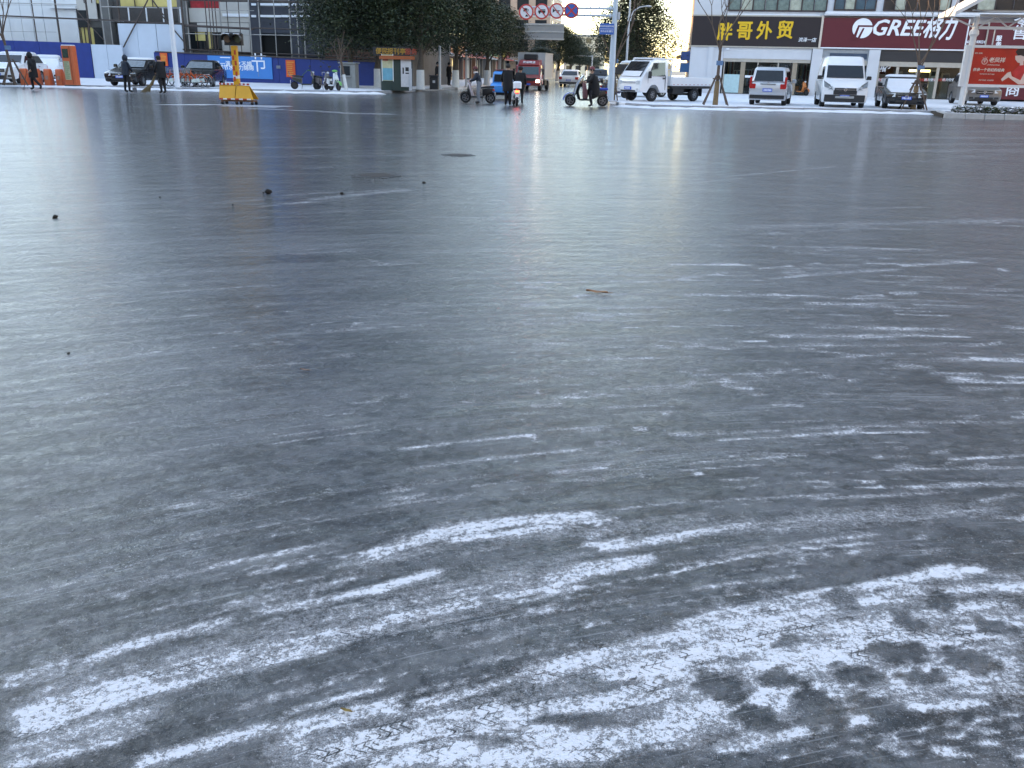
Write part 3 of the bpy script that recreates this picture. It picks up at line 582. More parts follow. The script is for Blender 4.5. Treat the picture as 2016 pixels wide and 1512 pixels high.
def poster(px0,py0,px1,py1,m,name='poster',label=None):
    a, z1 = HL.uv(px0,py0,-.08); c, z0 = HL.uv(px1,py1,-.08)
    q = part(hz,name,m,lambda b:b.box(a,c,-.075,-.055,z0,z1)); q['label'] = label; return q, a, c, z0, z1
for r in ((314,104,331,130),(562,118,582,152)):
    q, a, c, z0, z1 = poster(*r,ORN,label='orange notice pasted on the blue hoarding')
    for k in range(7): zz = z1-.12-(z1-z0-.2)*k/7; part(q,'print_line',ORL,lambda b:b.box(a+.08,c-.08-rnd.uniform(0,.15),-.08,-.0755,zz-.05,zz))
LBL = mat('light_blue_banner',(.03,.22,.58),.5,var=.12,scale=.6)
q, a, c, z0, z1 = poster(408,109,537,156,LBL,label='light blue banner with white slogan on the hoarding')
w = c-a; h = z1-z0
text(q,'slogan','用一滴惜之不竭',WLET,(a+w*.40,-.085,z0+h*.63),.40,bold=.008,extrude=.003,spacing=1.1); text(q,'slogan','全城节水动力绵绵',WLET,(a+w*.40,-.085,z0+h*.46),.40,bold=.008,extrude=.003)
text(q,'slogan','节',WLET,(a+w*.80,-.085,z0+h*.66),1.35,extrude=.003); part(q,'print_line',WLET,lambda b:b.box(a+w*.20,a+w*.36,-.082,-.0755,z0+h*.90,z0+h*.94))
part(q,'banner_pipe',mat('grey_print',(.12,.25,.45),.5),lambda b:b.box(a+w*.775,a+w*.79,-.082,-.0755,z0+h*.1,z0+h*.55))
part(hz,'notice_plate',mat('grey_plate',(.18,.2,.24),.5),lambda b:b.box(fu(HL,545,130),fu(HL,553,130),-.08,-.055,fz(HL,549,135),fz(HL,549,129)))
# building behind
BO = 1.7
BH = 34
lb = thing('building_under_scaffold', (HL.o.x,HL.o.y,0), HL.ang, 'pale and dark clad building under scaffold behind the blue hoarding', 'building')
uL, uM, uR = fu(HL,-90,80,BO), fu(HL,128,60,BO), fu(HL,742,90,BO)
PANW = mat('white_cladding',(.70,.71,.72),.5,var=.07,scale=.8); PANB = mat('beige_cladding',(.54,.51,.47),.7,var=.15,scale=1); DKT = mat('charcoal_tile_cladding',(.048,.052,.068),.7,var=.2,scale=1.5)
CONC = mat('grey_concrete',(.16,.155,.15),.85,var=.25,scale=1.5,bump=.2); GOLD = mat('painted_gold_reflection',(.85,.62,.24),.2,metal=.1,var=.35,scale=.45); BRWN = mat('dark_spandrel',(.07,.062,.06),.7,var=.3)  # GOLD: base colour stands in for reflections of sunlit buildings
part(lb,'core_wall',CONC,lambda b:b.box(uM-.2,uR+2.5,BO+.45,BO+10,0,BH)); part(lb,'annex_wall',CONC,lambda b:b.box(uL-6,uM-.21,BO+.5,BO+10,0,7.4))
part(lb,'roof_edge',CONC,lambda b:b.box(uM-.4,uR+2.6,BO+.2,BO+10.2,BH+.003,BH+.6))
def cl(name, m, px0, py0, px1, py1, off=0.0, th=.08, zmax=None, zmin=None):
    pm = (py0+py1)/2; a, c = fu(HL,px0,pm,BO), fu(HL,px1,pm,BO); z1 = fz(HL,(px0+px1)/2,py0,BO) if zmax is None else zmax; z0 = fz(HL,(px0+px1)/2,py1,BO) if zmin is None else zmin
    return part(lb,name,m,lambda b:b.box(min(a,c),max(a,c),BO-off,BO-off+th,min(z0,z1),max(z0,z1)))
TOPZ = 7.2
xs = [-40,-12,16,40,62,84,108]
for x0, x1 in zip(xs[:-1],xs[1:]):
    for (z0,z1) in ((.2,3.35),(3.37,5.25),(5.27,TOPZ)): cl('cladding_panel',PANW,x0+.5,40,x1-.4,60,zmin=z0,zmax=z1,off=-.2+rnd.uniform(-.01,.01))
cl('cladding_panel',PANW,108.4,18,152,90,zmin=.2,off=-.1); cl('cladding_panel',PANW,101,0,150,11,zmax=6.4,off=.0); cl('ledge',PANW,99,12,152,17,off=.2,th=.3)
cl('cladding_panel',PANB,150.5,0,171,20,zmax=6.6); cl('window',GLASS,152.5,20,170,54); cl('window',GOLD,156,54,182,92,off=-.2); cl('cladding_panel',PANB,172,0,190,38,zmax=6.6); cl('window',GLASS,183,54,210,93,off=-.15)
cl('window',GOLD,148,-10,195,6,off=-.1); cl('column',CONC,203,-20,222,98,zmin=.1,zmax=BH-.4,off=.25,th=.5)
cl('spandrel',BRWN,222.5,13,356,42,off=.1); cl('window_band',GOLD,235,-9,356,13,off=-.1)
cl('column',CONC,356.5,-20,372,120,zmin=.1,zmax=BH-.4,off=.3,th=.5)
cl('window_band',mat('red_banner_glass',(.45,.03,.04),.3,var=.5,scale=3),373,-9,432,16,off=-.1)
cl('cladding_panel',PANB,372.5,16,432,44); cl('spandrel',BRWN,372.5,44.5,388,63,off=.02); cl('cladding_panel',PANB,388.5,45,435,63)
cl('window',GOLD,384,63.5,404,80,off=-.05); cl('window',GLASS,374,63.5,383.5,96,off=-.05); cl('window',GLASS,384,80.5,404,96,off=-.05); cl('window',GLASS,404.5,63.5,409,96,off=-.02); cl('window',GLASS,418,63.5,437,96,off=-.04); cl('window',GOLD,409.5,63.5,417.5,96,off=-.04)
for px,p0_,p1_ in ((161,54,92),(168,54,92),(175,54,92),(389,63.5,96),(416,63.5,96),(425,63.5,96),(265,-9,13),(300,-9,13),(330,-9,13),(165,-10,6),(180,-10,6)): cl('mullion',DFRAME,px-.7,p0_,px+.7,p1_,off=.03,th=.05)
cl('cladding_panel',PANB,432.5,4,492,44,off=.04); cl('ledge',WLET,440,27,492,33,off=.16,th=.12); cl('cladding_panel',PANB,437.5,45,492,102,off=.05)
cl('cladding_panel',DKT,492.5,-10,514,110,off=.12,zmax=7); cl('cladding_panel',DKT,514.5,14,572,30,off=.1); cl('cladding_panel',DKT,514.5,36,572,66,off=.1); cl('opening',mat('dark_opening',(.012,.012,.012),.9),514.5,66.5,572,108,off=-.2); cl('cladding_panel',DKT,572.5,-10,596,112,off=.13,zmax=7); cl('cladding_panel',DKT,596.5,-10,640,112,off=.05,zmax=7)
for py in (8,31):
    for x0,x1 in ((497,506),(514.5,555),(556,572),(576,586),(592,612)): cl('white_band',WLET,x0,py-1.2,x1,py+3.2,off=.18,th=.06)
cl('cladding_panel',mat('brown_timber_boarding',(.13,.07,.05),.8,var=.4,scale=4),640.5,96,742,116,off=.1); cl('cladding_panel',DKT,640.5,20,742,95.5,off=.06)
for k in range(6):                                                       # plain upper storeys
    for i in range(8):
        u0 = uM+1.0+i*(uR-uM)/8; w = part(lb,'window',DFRAME,lambda b:b.box(u0,u0+2.0,BO+.36,BO+.448,8.0+k*3,9.7+k*3)); part(w,'pane',GLASS,lambda b:b.box(u0+.08,u0+1.92,BO+.33,BO+.358,8.08+k*3,9.62+k*3))
# scaffold: every tube its own piece
sc = thing('scaffold', (HL.o.x,HL.o.y,0), HL.ang, 'tube scaffold of brown and steel poles in front of the clad building', 'scaffold')
SO = .75
def pole(px0,py0,px1,py1,r=.05,m=RUST,off=SO,ext=True):
    a = HL.uv(px0,py0,off); c = HL.uv(px1,py1,off); p0 = Vector((a[0],off,a[1])); p1 = Vector((c[0],off,c[1]))
    part(sc,'pole',m,lambda b:b.tube([p0,p1],r,6))
def upright(px,py,r=.05,m=RUST,off=SO,z0=.1,z1=9.5): u = fu(HL,px,py,off); part(sc,'upright',m,lambda b:b.tube([(u,off,z0),(u,off,z1)],r,6))
for px,r,m in ((3,.06,RUST),(70,.045,RUST),(116,.075,RUST),(176,.07,RUST),(204,.04,STEEL),(219,.04,STEEL),(238,.07,RUST),(362,.07,RUST),(371,.05,STEEL),(408,.035,RUST),(415,.03,RUST),(421,.035,RUST),(427,.03,RUST),(436,.04,STEEL),(450,.03,RUST),(473,.03,RUST),(493,.045,STEEL),(512,.05,STEEL),(542,.03,STEEL),(572,.05,STEEL),(586,.04,STEEL),(599,.05,STEEL),(625,.04,STEEL),(660,.045,RUST),(700,.045,RUST)): upright(px,60,r,m,off=SO+rnd.uniform(-.25,.25))
for a in ((-20,30,245,41,.06),(-20,34,110,37,.04),(-20,83,240,95,.06),(110,36,245,42,.04),(245,42,360,47,.07),(360,50,500,57,.09),(360,97,500,104,.05),(500,104,740,114,.05),(490,68,600,70,.035),(360,66,420,67,.03),(420,68,495,69,.03),(360,0,640,5,.06),(200,13,360,16,.04),(500,55,640,60,.05),(570,22,640,26,.04),(410,20,500,21,.025),(-20,5,150,9,.03)): pole(*a, m=RUST if a[4]>.04 else STEEL, off=SO-.12)
for a in ((291,0,243,93,.05),(300,0,322,30,.05),(318,30,362,82,.05),(150,20,205,80,.03)): pole(*a, off=SO-.3)
for px,py0,py1 in ((252,14,42),(287,14,44),(320,14,46),(354,14,48)): pole(px,py0,px+3,py1,.05,WLET,off=SO+.2)
# ================================================================ VEHICLES
TYRE = mat('black_tyre_rubber',(.018,.018,.020),.8,var=.3,scale=9); RIM = mat('alloy_rim',(.42,.43,.45),.35,metal=.7); CGLASS = mat('car_window_glass',(.015,.018,.022),.04,ior=1.5,var=.3)
PLATE = mat('blue_number_plate',(.02,.10,.50),.4,var=.05); PLT = mat('plate_lettering',(.8,.82,.85),.5); LAMP = mat('headlight_lens',(.55,.58,.60),.12,var=.3,scale=14); TAIL = mat('red_tail_light',(.42,.02,.02),.15,var=.2); BLKP = mat('black_car_plastic',(.022,.022,.024),.55); CHROME = mat('chrome_trim',(.6,.61,.63),.2,metal=1)
def paint(nm, c, rough=.28, metal=0): return mat(nm, c, rough, metal=metal, var=.06, scale=2, coat=.6)
def wheel(parent, x, y, r, w, rimr=.62, rim=RIM, name='wheel', n=22):
    q = part(parent,name,TYRE,lambda b:b.disc((0,0,0),(0,1,0),r*rimr,r,w,n),smooth=True,loc=(x,y,r))
    s = 1 if y >= 0 else -1
    def spokes(b):
        b.disc((0,s*w*.28,0),(0,1,0),r*rimr*.86,r*rimr,w*.3,n); b.disc((0,s*w*.26,0),(0,1,0),0,r*.17,w*.25,10)
        for k in range(5):
            a = 2*math.pi*k/5; ca, sa = math.cos(a), math.sin(a); t = r*.075
            b.loft([[(ca*d-sa*t,s*w*.2,sa*d+ca*t),(ca*d+sa*t,s*w*.2,sa*d-ca*t),(ca*d+sa*t,s*w*.36,sa*d-ca*t),(ca*d-sa*t,s*w*.36,sa*d+ca*t)] for d in (r*.1,r*rimr*.9)])
    part(q,'rim',rim,spokes); part(q,'hub_back',BLKP,lambda b:b.disc((0,-s*w*.05,0),(0,1,0),0,r*rimr,w*.2,n)); return q
def arch(xc, r, zb, n=7): return [(xc+r*math.cos(math.pi*k/n), max(zb, .31+r*math.sin(math.pi*k/n)*.98)) for k in range(n+1)]
def quad_on(corners, u0, u1, v0, v1, off):
    """a thin plate lying on the quad corners (bl,br,tr,tl), between fractions"""
    bl, br, tr, tl = [Vector(c) for c in corners]
    P = lambda u,v: (bl*(1-u)+br*u)*(1-v)+(tl*(1-u)+tr*u)*v
    nrm = -(br-bl).cross(tl-bl).normalized(); q = [P(u0,v0),P(u1,v0),P(u1,v1),P(u0,v1)]
    return [p+nrm*(off*.15) for p in q], [p+nrm*off for p in q]
def snowy_plate(parent, name, m, corners, u0, u1, v0, v1, off, th):
    lo, hi = quad_on(corners,u0,u1,v0,v1,off); bl, br, tr, tl = [Vector(c) for c in corners]; nrm = -(br-bl).cross(tl-bl).normalized()
    return part(parent,name,m,lambda b:b.loft([lo,[p+nrm*th for p in hi]]))
def car(name, loc, rz, label, group, body, L=4.6, W=1.8, H=1.48, hood=.95, belt=.98, wb=2.65, wr=.32, base=(.95,-1.75), roof=(.25,-1.05), wt=.80, nose=.72, tail=.98, side_n=2, cladding=None, snowc=(), grille=True, plate_txt='', van=False, high=False, rear_big=False, frosted=False):
    t = thing(name, loc, rz, label, 'car' if not van else 'van', group); w = W/2; f, r = L/2, -L/2; zb = .24; fa, ra = wb/2+.05, -wb/2+.05
    ar = wr*1.16
    top = [(f-.02,.42),(f,.52),(f-.03,nose-.06),(f-.14,nose),(base[0]+.05,hood),(base[0]-.1,belt),(base[1]+.1,belt),(base[1]-.1,tail),(r+.06,tail-.06),(r,tail-.3),(r+.02,.40),(r+.10,zb)]
    prof = top + arch(ra,ar,zb)[::-1] + arch(fa,ar,zb)[::-1] + [(f-.10,zb)]
    ys = [(-1,.955,.965),(-.955,.985,.99),(-.80,.998,1),(.80,.998,1),(.955,.985,.99),(1,.955,.965)]
    bd = part(t,'body',body,lambda b:b.loft([[(x*sx,w*y*(1 if z>.45 else .985),zb+(z-zb)*sz) for x,z in prof] for y,sx,sz in ys]),smooth=True)
    w2 = w*.955; wtp = w*wt
    B = {'fl':(base[0],w2,belt-.02),'fr':(base[0],-w2,belt-.02),'rl':(base[1],w2,belt-.02),'rr':(base[1],-w2,belt-.02)}; zr = H-.10
    Tt = {'fl':(roof[0],wtp,zr),'fr':(roof[0],-wtp,zr),'rl':(roof[1],wtp,zr),'rr':(roof[1],-wtp,zr)}
    cc = .15
    def sec(x0,x1,hw,z): return [(x0,hw-cc,z),(x0-cc,hw,z),(x1+cc,hw,z),(x1,hw-cc,z),(x1,-hw+cc,z),(x1+cc,-hw,z),(x0-cc,-hw,z),(x0,-hw+cc,z)]
    part(t,'cabin',body,lambda b:b.loft([sec(base[0],base[1],w2,belt-.05),sec(roof[0],roof[1],wtp,zr),sec(roof[0]-.07,roof[1]+.07,wtp-.05,H-.035),sec(roof[0]-.22,roof[1]+.22,wtp-.18,H)]),smooth=True)
    Fq = (B['fl'],B['fr'],Tt['fr'],Tt['fl']); Rq = (B['rr'],B['rl'],Tt['rl'],Tt['rr']); Lq = (B['rl'],B['fl'],Tt['fl'],Tt['rl']); Rt = (B['fr'],B['rr'],Tt['rr'],Tt['fr'])
    def pane(nm, q, u0,u1,v0,v1): lo, hi = quad_on(q,u0,u1,v0,v1,.018); return part(t,nm,mat('frosted_windscreen',(.20,.23,.25),.35,var=.5,scale=7) if frosted and nm == 'windscreen' else CGLASS,lambda b:b.loft([lo,hi]))
    pane('windscreen',Fq,.06,.94,.10,.93 if not high else .66)
    if not high: pane('rear_window',Rq,.08,.92,.12 if not rear_big else .08,.90)
    if van:
        for q,(a,c) in ((Lq,(.73,.965)),(Rt,(.035,.27))): pane('side_window',q,a,c,.10,.62 if high else .88)
    else:
        for q in (Lq,Rt):
            e = [.06]+[.06+.88*(k+1)/side_n for k in range(side_n)]
            for a,c in zip(e[:-1],e[1:]): pane('side_window',q,a+.012,c-.012,.12,.88)
    for x in (fa,ra):
        for s in (1,-1): wheel(t,x,s*(w-.11),wr,.21)
    # face
    def ypatch(nm,m,x,y0,y1,z0,z1,dx=.03): return part(t,nm,m,lambda b:b.cbox(min(x,x+dx),max(x,x+dx),y0,y1,z0,z1,.012))
    for s in (1,-1):
        y0, y1 = sorted((s*w*.56, s*w*.93)); zc = nose-.06
        xo = lambda y: .07 if abs(y) > w*.75 else 0.0
        part(t,'headlight',LAMP,lambda b:b.loft([[(f-.25,y0,zc-.15),(f-.25,y1,zc-.15),(f-.35,y1,zc+.05),(f-.35,y0,zc+.05)],[(f+.022-xo(y0),y0,zc-.14),(f+.022-xo(y1),y1,zc-.11),(f-.045-xo(y1),y1,zc+.055),(f-.03-xo(y0),y0,zc+.02)]]))
        y0, y1 = sorted((s*w*.66, s*w*.975)); part(t,'tail_light',TAIL,lambda b:b.cbox(r-.012,r+.22,y0,y1,tail-.34,tail-.12,.02))
        part(t,'fog_lamp',BLKP,lambda b:b.cbox(f-.12,f-.005,*sorted((s*w*.60,s*w*.84)),.36,.47,.02))
        part(t,'mirror',body if not van else BLKP,lambda b:(b.cbox(base[0]-.50,base[0]-.36,*sorted((s*(w+.02),s*(w+.22))),belt+.0,belt+.17,.03),b.box(base[0]-.46,base[0]-.40,*sorted((s*(w-.08),s*(w+.03))),belt+.02,belt+.06)))
        part(t,'door_handle',CHROME,lambda b:[b.box(x-.10,x+.08,*sorted((s*(w-.012),s*(w+.022))),belt-.16,belt-.13) for x in (-.15,-1.05)])
        part(t,'door_seam',BLKP,lambda b:[b.box(x-.008,x+.008,*sorted((s*(w-.004),s*(w+.003))),.34,belt-.04) for x in (.78,-.12,-1.0)])
    if grille:
        ypatch('grille',BLKP,f-.02,-w*.48,w*.48,nose-.25,nose-.08); ypatch('grille_bar',CHROME,f+.012,-w*.44,w*.44,nose-.17,nose-.14,.014); part(t,'badge',CHROME,lambda b:b.disc((f+.032,0,nose-.15),(1,0,0),.045,.07,.016,14))
        ypatch('air_intake',BLKP,f-.02,-w*.52,w*.52,.30,.44)
    for x, d, z in ((f,1,.50),(r,-1,tail-.40)):
        p = part(t,'number_plate',PLATE,lambda b:b.box(*sorted((x+d*.005,x+d*.030)),-.22,.22,z-.07,z+.07)); part(p,'plate_characters',PLT,lambda b:[b.box(*sorted((x+d*.0305,x+d*.033)),-.18+.062*k,-.145+.062*k,z-.042,z+.042) for k in range(6)])
    ypatch('rear_bumper',cladding or BLKP,r-.02,-w*.93,w*.93,.30,.42,.08)
    if cladding:
        ypatch('front_bumper',cladding,f-.05,-w*.90,w*.90,.26,.58,.07)
        part(t,'skid_plate',mat('grey_bumper',(.30,.31,.31),.6),lambda b:b.cbox(f+.012,f+.035,-w*.42,w*.42,.43,.53,.01))
    else: part(t,'bumper_lip',BLKP,lambda b:b.cbox(f-.10,f+.006,-w*.80,w*.80,.22,.28,.01))
    # snow lying on it
    if 'roof' in snowc: part(t,'snow_cap',SNOW,lambda b:b.loft([sec(roof[0]-.04,roof[1]+.04,wtp-.03,H-.05),sec(roof[0]-.10,roof[1]+.10,wtp-.07,H+.02),sec(roof[0]-.24,roof[1]+.24,wtp-.20,H+.06)]),smooth=True)
    if 'hood' in snowc: part(t,'snow_cap',SNOW,lambda b:b.loft([[(base[0]+.05,w*.88,hood-.02),(base[0]+.05,-w*.88,hood-.02),(f-.26,-w*.78,nose-.0),(f-.26,w*.78,nose-.0)],[(base[0]+.05,w*.84,hood+.06),(base[0]+.05,-w*.84,hood+.06),(f-.30,-w*.72,nose+.055),(f-.30,w*.72,nose+.055)]]),smooth=True)
    if 'screen' in snowc: snowy_plate(t,'snow_cap',SNOW,Fq,.05,.95,.02,.86,.022,.012)
    if 'halfscreen' in snowc: snowy_plate(t,'snow_cap',SNOW,Fq,.05,.95,.02,.30,.022,.012)
    if 'side' in snowc:
        for q in (Lq,Rt): snowy_plate(t,'snow_cap',SNOW,q,.03,.97,.0,.45,.022,.006)
    if 'tail' in snowc:
        snowy_plate(t,'snow_cap',SNOW,Rq,.06,.94,.05,.8,.022,.012); part(t,'snow_cap',SNOW,lambda b:b.cbox(r+.08,base[1]+.05,-w*.86,w*.86,tail-.02,tail+.06,.03))
    if 'rails' in snowc:
        for s in (1,-1): part(t,'roof_rail',BLKP,lambda b:b.tube([(roof[0]-.1,s*(wtp-.1),H+.02),(roof[0]-.2,s*(wtp-.1),H+.07),(roof[1]+.3,s*(wtp-.1),H+.07),(roof[1]+.2,s*(wtp-.1),H+.02)],.018,6))
    return t
def at_front(px,py,rz,wb): p = G(px,py,.13); d = Vector((math.cos(rz),math.sin(rz),0)); return Vector((p.x,p.y,.13)) - d*(wb/2)
SILV = paint('silver_paint',(.50,.52,.55),.3,.5); WHT = paint('white_paint',(.72,.73,.75)); BLK = paint('black_paint',(.012,.012,.014),.2); GREYB = paint('grey_bronze_paint',(.18,.165,.15),.3,.6)
rz = R(70); p = G(1510,207,.13); d = Vector((math.cos(rz),math.sin(rz),0))
car('minivan',Vector((p.x,p.y,.13))+d*1.5,rz,'silver minivan parked with its tail to the road before the shop',None,SILV,L=4.35,W=1.72,H=1.74,hood=1.02,belt=1.02,wb=2.7,wr=.31,base=(1.25,-2.08),roof=(.55,-1.82),wt=.83,nose=.80,tail=1.10,side_n=3,rear_big=True,snowc=('rails',))
mv = [o for o in COL.objects if o.name.startswith('minivan')][0]
for s in (1,-1): part(mv,'tail_light',TAIL,lambda b:b.cbox(-2.20,-2.05,*sorted((s*.75,s*.85)),.82,1.30,.02))
part(mv,'chrome_strip',CHROME,lambda b:b.cbox(-2.205,-2.16,-.36,.36,.955,1.0,.01)); part(mv,'bumper_dark_strip',BLKP,lambda b:b.cbox(-2.21,-2.14,-.80,.80,.42,.47,.01)); part(mv,'badge',CHROME,lambda b:b.loft([[(-2.19,-.07,1.10),(-2.19,0,1.04),(-2.19,.07,1.10),(-2.19,0,1.07)],[(-2.205,-.07,1.10),(-2.205,0,1.04),(-2.205,.07,1.10),(-2.205,0,1.07)]]))  # includes a dark strip across the rear bumper
rz = R(-103); car('delivery_van',at_front(1655,211,rz,2.9),rz,'white high-roofed van facing the road with dark lower bumper',None,WHT,L=4.95,W=2.0,H=2.30,hood=1.22,belt=1.25,wb=2.93,wr=.34,base=(1.70,-2.42),roof=(.62,-2.36),wt=.86,nose=.96,tail=1.25,van=True,high=True,cladding=BLKP)
dv = [o for o in COL.objects if o.name.startswith('delivery_van')][0]
part(dv,'grille',BLKP,lambda b:b.cbox(2.44,2.50,-.52,.52,.60,.78,.02))
for s in (1,-1): part(dv,'lamp_unit',mat('smoky_lamp_lens',(.22,.24,.25),.12,var=.4,scale=10),lambda b:b.loft([[(2.25,s*.56,.82),(2.20,s*.95,.96),(2.05,s*.97,1.18),(2.28,s*.70,1.0)],[(2.50,s*.56,.80),(2.44,s*.95,.92),(2.20,s*.985,1.20),(2.44,s*.70,1.02)]]))
rz = R(-104); car('sedan',at_front(1775,214,rz,2.65),rz,'black sedan with snowed-over windscreen behind the propped bare tree',None,BLK,snowc=('roof','hood','screen'))
rz = R(-101); car('estate_car',at_front(1925,207,rz,2.6),rz,'grey bronze sport utility car behind the bus shelter post',None,GREYB,L=4.4,W=1.82,H=1.68,hood=1.08,belt=1.08,wb=2.64,wr=.36,base=(1.05,-2.0),roof=(.3,-1.6),wt=.80,nose=.86,tail=1.10,snowc=('roof','halfscreen'))
rz = R(-92); car('sedan',at_front(254,169,rz,2.7),rz,'black sedan with a thin frost between the two street sweepers',None,BLK,L=4.75,W=1.82,H=1.46,snowc=('roof',),frosted=True)
rz = R(-84); car('sedan',at_front(392,170.5,rz,2.7),rz,'black sedan parked behind the orange rental bikes',None,BLK,L=4.7,W=1.8,H=1.46,snowc=(),frosted=True)
rz = R(-86); car('estate_car',at_front(12,164,rz,2.65),rz,'white car with open grille and snow dusting behind the propped tree',None,WHT,L=4.5,W=1.84,H=1.62,hood=1.05,belt=1.05,wr=.35,base=(1.0,-2.0),roof=(.3,-1.6),nose=.86,tail=1.08,snowc=('roof','hood'))
rz = R(-70); car('hatchback',at_front(92,162,rz,2.6),rz,'white hatchback buried in snow behind the orange bike docks',None,WHT,L=4.3,W=1.78,H=1.5,base=(1.0,-1.95),roof=(.3,-1.4),snowc=('roof','hood','screen','side'))
rz = R(-101); p = G(1122,171); car('sedan',Vector((p.x,p.y,0))+STREET*2,R(80),'small white sedan driving away far up the street',None,WHT,snowc=())
p = G(1181,167); car('sedan',Vector((p.x,p.y,0)),R(-100),'dark car coming down the far end of the street',None,paint('dark_blue_paint',(.03,.035,.04)),H=1.6)
# ---- white flatbed pickup
rz = R(-142); p = G(1283,200,.13); dr = Vector((math.cos(rz),math.sin(rz),0)); dl = Vector((-dr.y,dr.x,0))
tk = thing('flatbed_truck', Vector((p.x,p.y,.13))-dr*1.62-dl*.76, rz, 'white flatbed light truck with snow on its windscreen parked by the corner', 'truck')
# local x forward; front axle at x=+1.62, rear axle at -1.45
cabp = [(2.56,.46),(2.58,.62),(2.52,.95),(2.44,1.12),(1.78,1.90),(1.55,1.99),(.70,1.99),(.60,1.90),(.60,.42),(1.12,.42)] + [(1.62-.42*math.cos(math.pi*k/8),.40+.42*math.sin(math.pi*k/8)) for k in range(1,8)] + [(2.12,.42)]
part(tk,'cab',WHT,lambda b:b.loft([[(1.58+(x-1.58)*sx,.82*y*(1 if z<1.15 else 1-.10*(z-1.15)/.85),.42+(z-.42)*sz) for x,z in cabp] for y,sx,sz in ((-1,.965,.97),(-.95,.99,.99),(-.8,1,1),(.8,1,1),(.95,.99,.99),(1,.965,.97))]),smooth=True)
def side_glass(b,s): b.loft([[(x,s*yy,z) for x,z,yy in ((2.02,1.20,.812+o),(1.66,1.80,.752+o),(.86,1.84,.748+o),(.84,1.20,.812+o))] for o in (0,.018)])
for s in (1,-1):
    part(tk,'side_window',CGLASS,lambda b:side_glass(b,s)); part(tk,'mirror',BLKP,lambda b:b.cbox(2.02,2.12,*sorted((s*.86,s*1.06)),1.10,1.42,.03)); part(tk,'door_seam',BLKP,lambda b:(b.box(.80,.815,*sorted((s*.80,s*.825)),.55,1.2),b.box(2.03,2.045,*sorted((s*.80,s*.822)),.86,1.2))); part(tk,'door_handle',BLKP,lambda b:b.box(.86,1.0,*sorted((s*.81,s*.835)),1.06,1.12))
    part(tk,'headlight',LAMP,lambda b:b.cbox(2.40,2.565,*sorted((s*.50,s*.76)),.80,.98,.03)); part(tk,'indicator',mat('amber_lens',(.6,.25,.03),.2),lambda b:b.cbox(2.30,2.50,*sorted((s*.77,s*.80)),.82,.96,.008)); part(tk,'fog_lamp',LAMP,lambda b:b.cbox(2.52,2.59,*sorted((s*.55,s*.70)),.54,.64,.02))
wq = ((2.445,.70,1.14),(2.445,-.70,1.14),(1.80,-.66,1.88),(1.80,.66,1.88)); lo, hi = quad_on(wq,.02,.98,.03,.97,.03); part(tk,'windscreen',CGLASS,lambda b:b.loft([lo,hi]))
snowy_plate(tk,'snow_cap',SNOW,wq,.05,.95,.02,.34,.034,.012); part(tk,'snow_cap',SNOW,lambda b:b.cbox(.72,1.74,-.66,.66,1.985,2.05,.04))
for k in range(2): part(tk,'wiper',BLKP,lambda b:b.tube([(2.44,.35-k*.75,1.17),(2.25,.0-k*.6,1.42)],.012,5))
part(tk,'grille',mat('pale_grey_grille',(.42,.43,.45),.5),lambda b:b.cbox(2.50,2.565,-.46,.46,.84,.94,.01)); part(tk,'bumper_intake',BLKP,lambda b:b.cbox(2.52,2.60,-.5,.5,.46,.53,.01))
pq = part(tk,'number_plate',PLATE,lambda b:b.box(2.585,2.60,-.24,.24,.55,.69)); part(pq,'plate_characters',PLT,lambda b:[b.box(2.601,2.604,-.19+.062*k,-.155+.062*k,.58,.66) for k in range(6)])
part(tk,'chassis',BLKP,lambda b:(b.box(-2.4,1.2,-.42,-.30,.42,.60),b.box(-2.4,1.2,.30,.42,.42,.60),b.box(-.6,.2,.45,.80,.36,.62),b.box(-.6,.2,-.80,-.45,.36,.62),b.box(-1.55,-1.35,-.7,.7,.28,.40)))
part(tk,'bed_floor',mat('grey_bed',(.35,.36,.38),.6),lambda b:b.box(-2.62,.42,-.86,.86,.74,.80))
for s in (1,-1):
    part(tk,'drop_side',WHT,lambda b:b.cbox(-2.62,.42,*sorted((s*.862,s*.90)),.76,1.16,.01)); part(tk,'reflector_strip',mat('red_white_reflector',(.5,.25,.25),.4),lambda b:[b.box(-2.5+.3*k,-2.38+.3*k,*sorted((s*.902,s*.906)),.80,.83) for k in range(10)])
    part(tk,'side_rail',BLKP,lambda b:b.box(-2.6,.35,*sorted((s*.70,s*.84)),.62,.738))
part(tk,'tailgate',WHT,lambda b:b.cbox(-2.66,-2.623,-.90,.90,.76,1.16,.01)); part(tk,'headboard',WHT,lambda b:(b.box(.425,.46,-.86,.86,.76,1.2),b.box(.43,.47,-.86,-.80,1.2,2.02),b.box(.43,.47,.80,.86,1.2,2.02),b.box(.43,.47,-.80,.80,1.96,2.02),b.box(.43,.47,-.80,.80,1.5,1.54),b.box(.43,.465,-.03,.03,1.2,1.5)))
part(tk,'snow_cap',SNOW,lambda b:b.cbox(-2.58,.40,-.84,.84,.802,.86,.03))
for x in (1.62,-1.45):
    for s in (1,-1): wheel(tk,x,s*.70,.325,.22,rimr=.55,rim=mat('grey_steel_rim',(.22,.22,.23),.6))
part(tk,'mudguard',BLKP,lambda b:(b.box(-1.98,-1.95,-.82,-.58,.25,.62),b.box(-1.98,-1.95,.58,.82,.25,.62)))
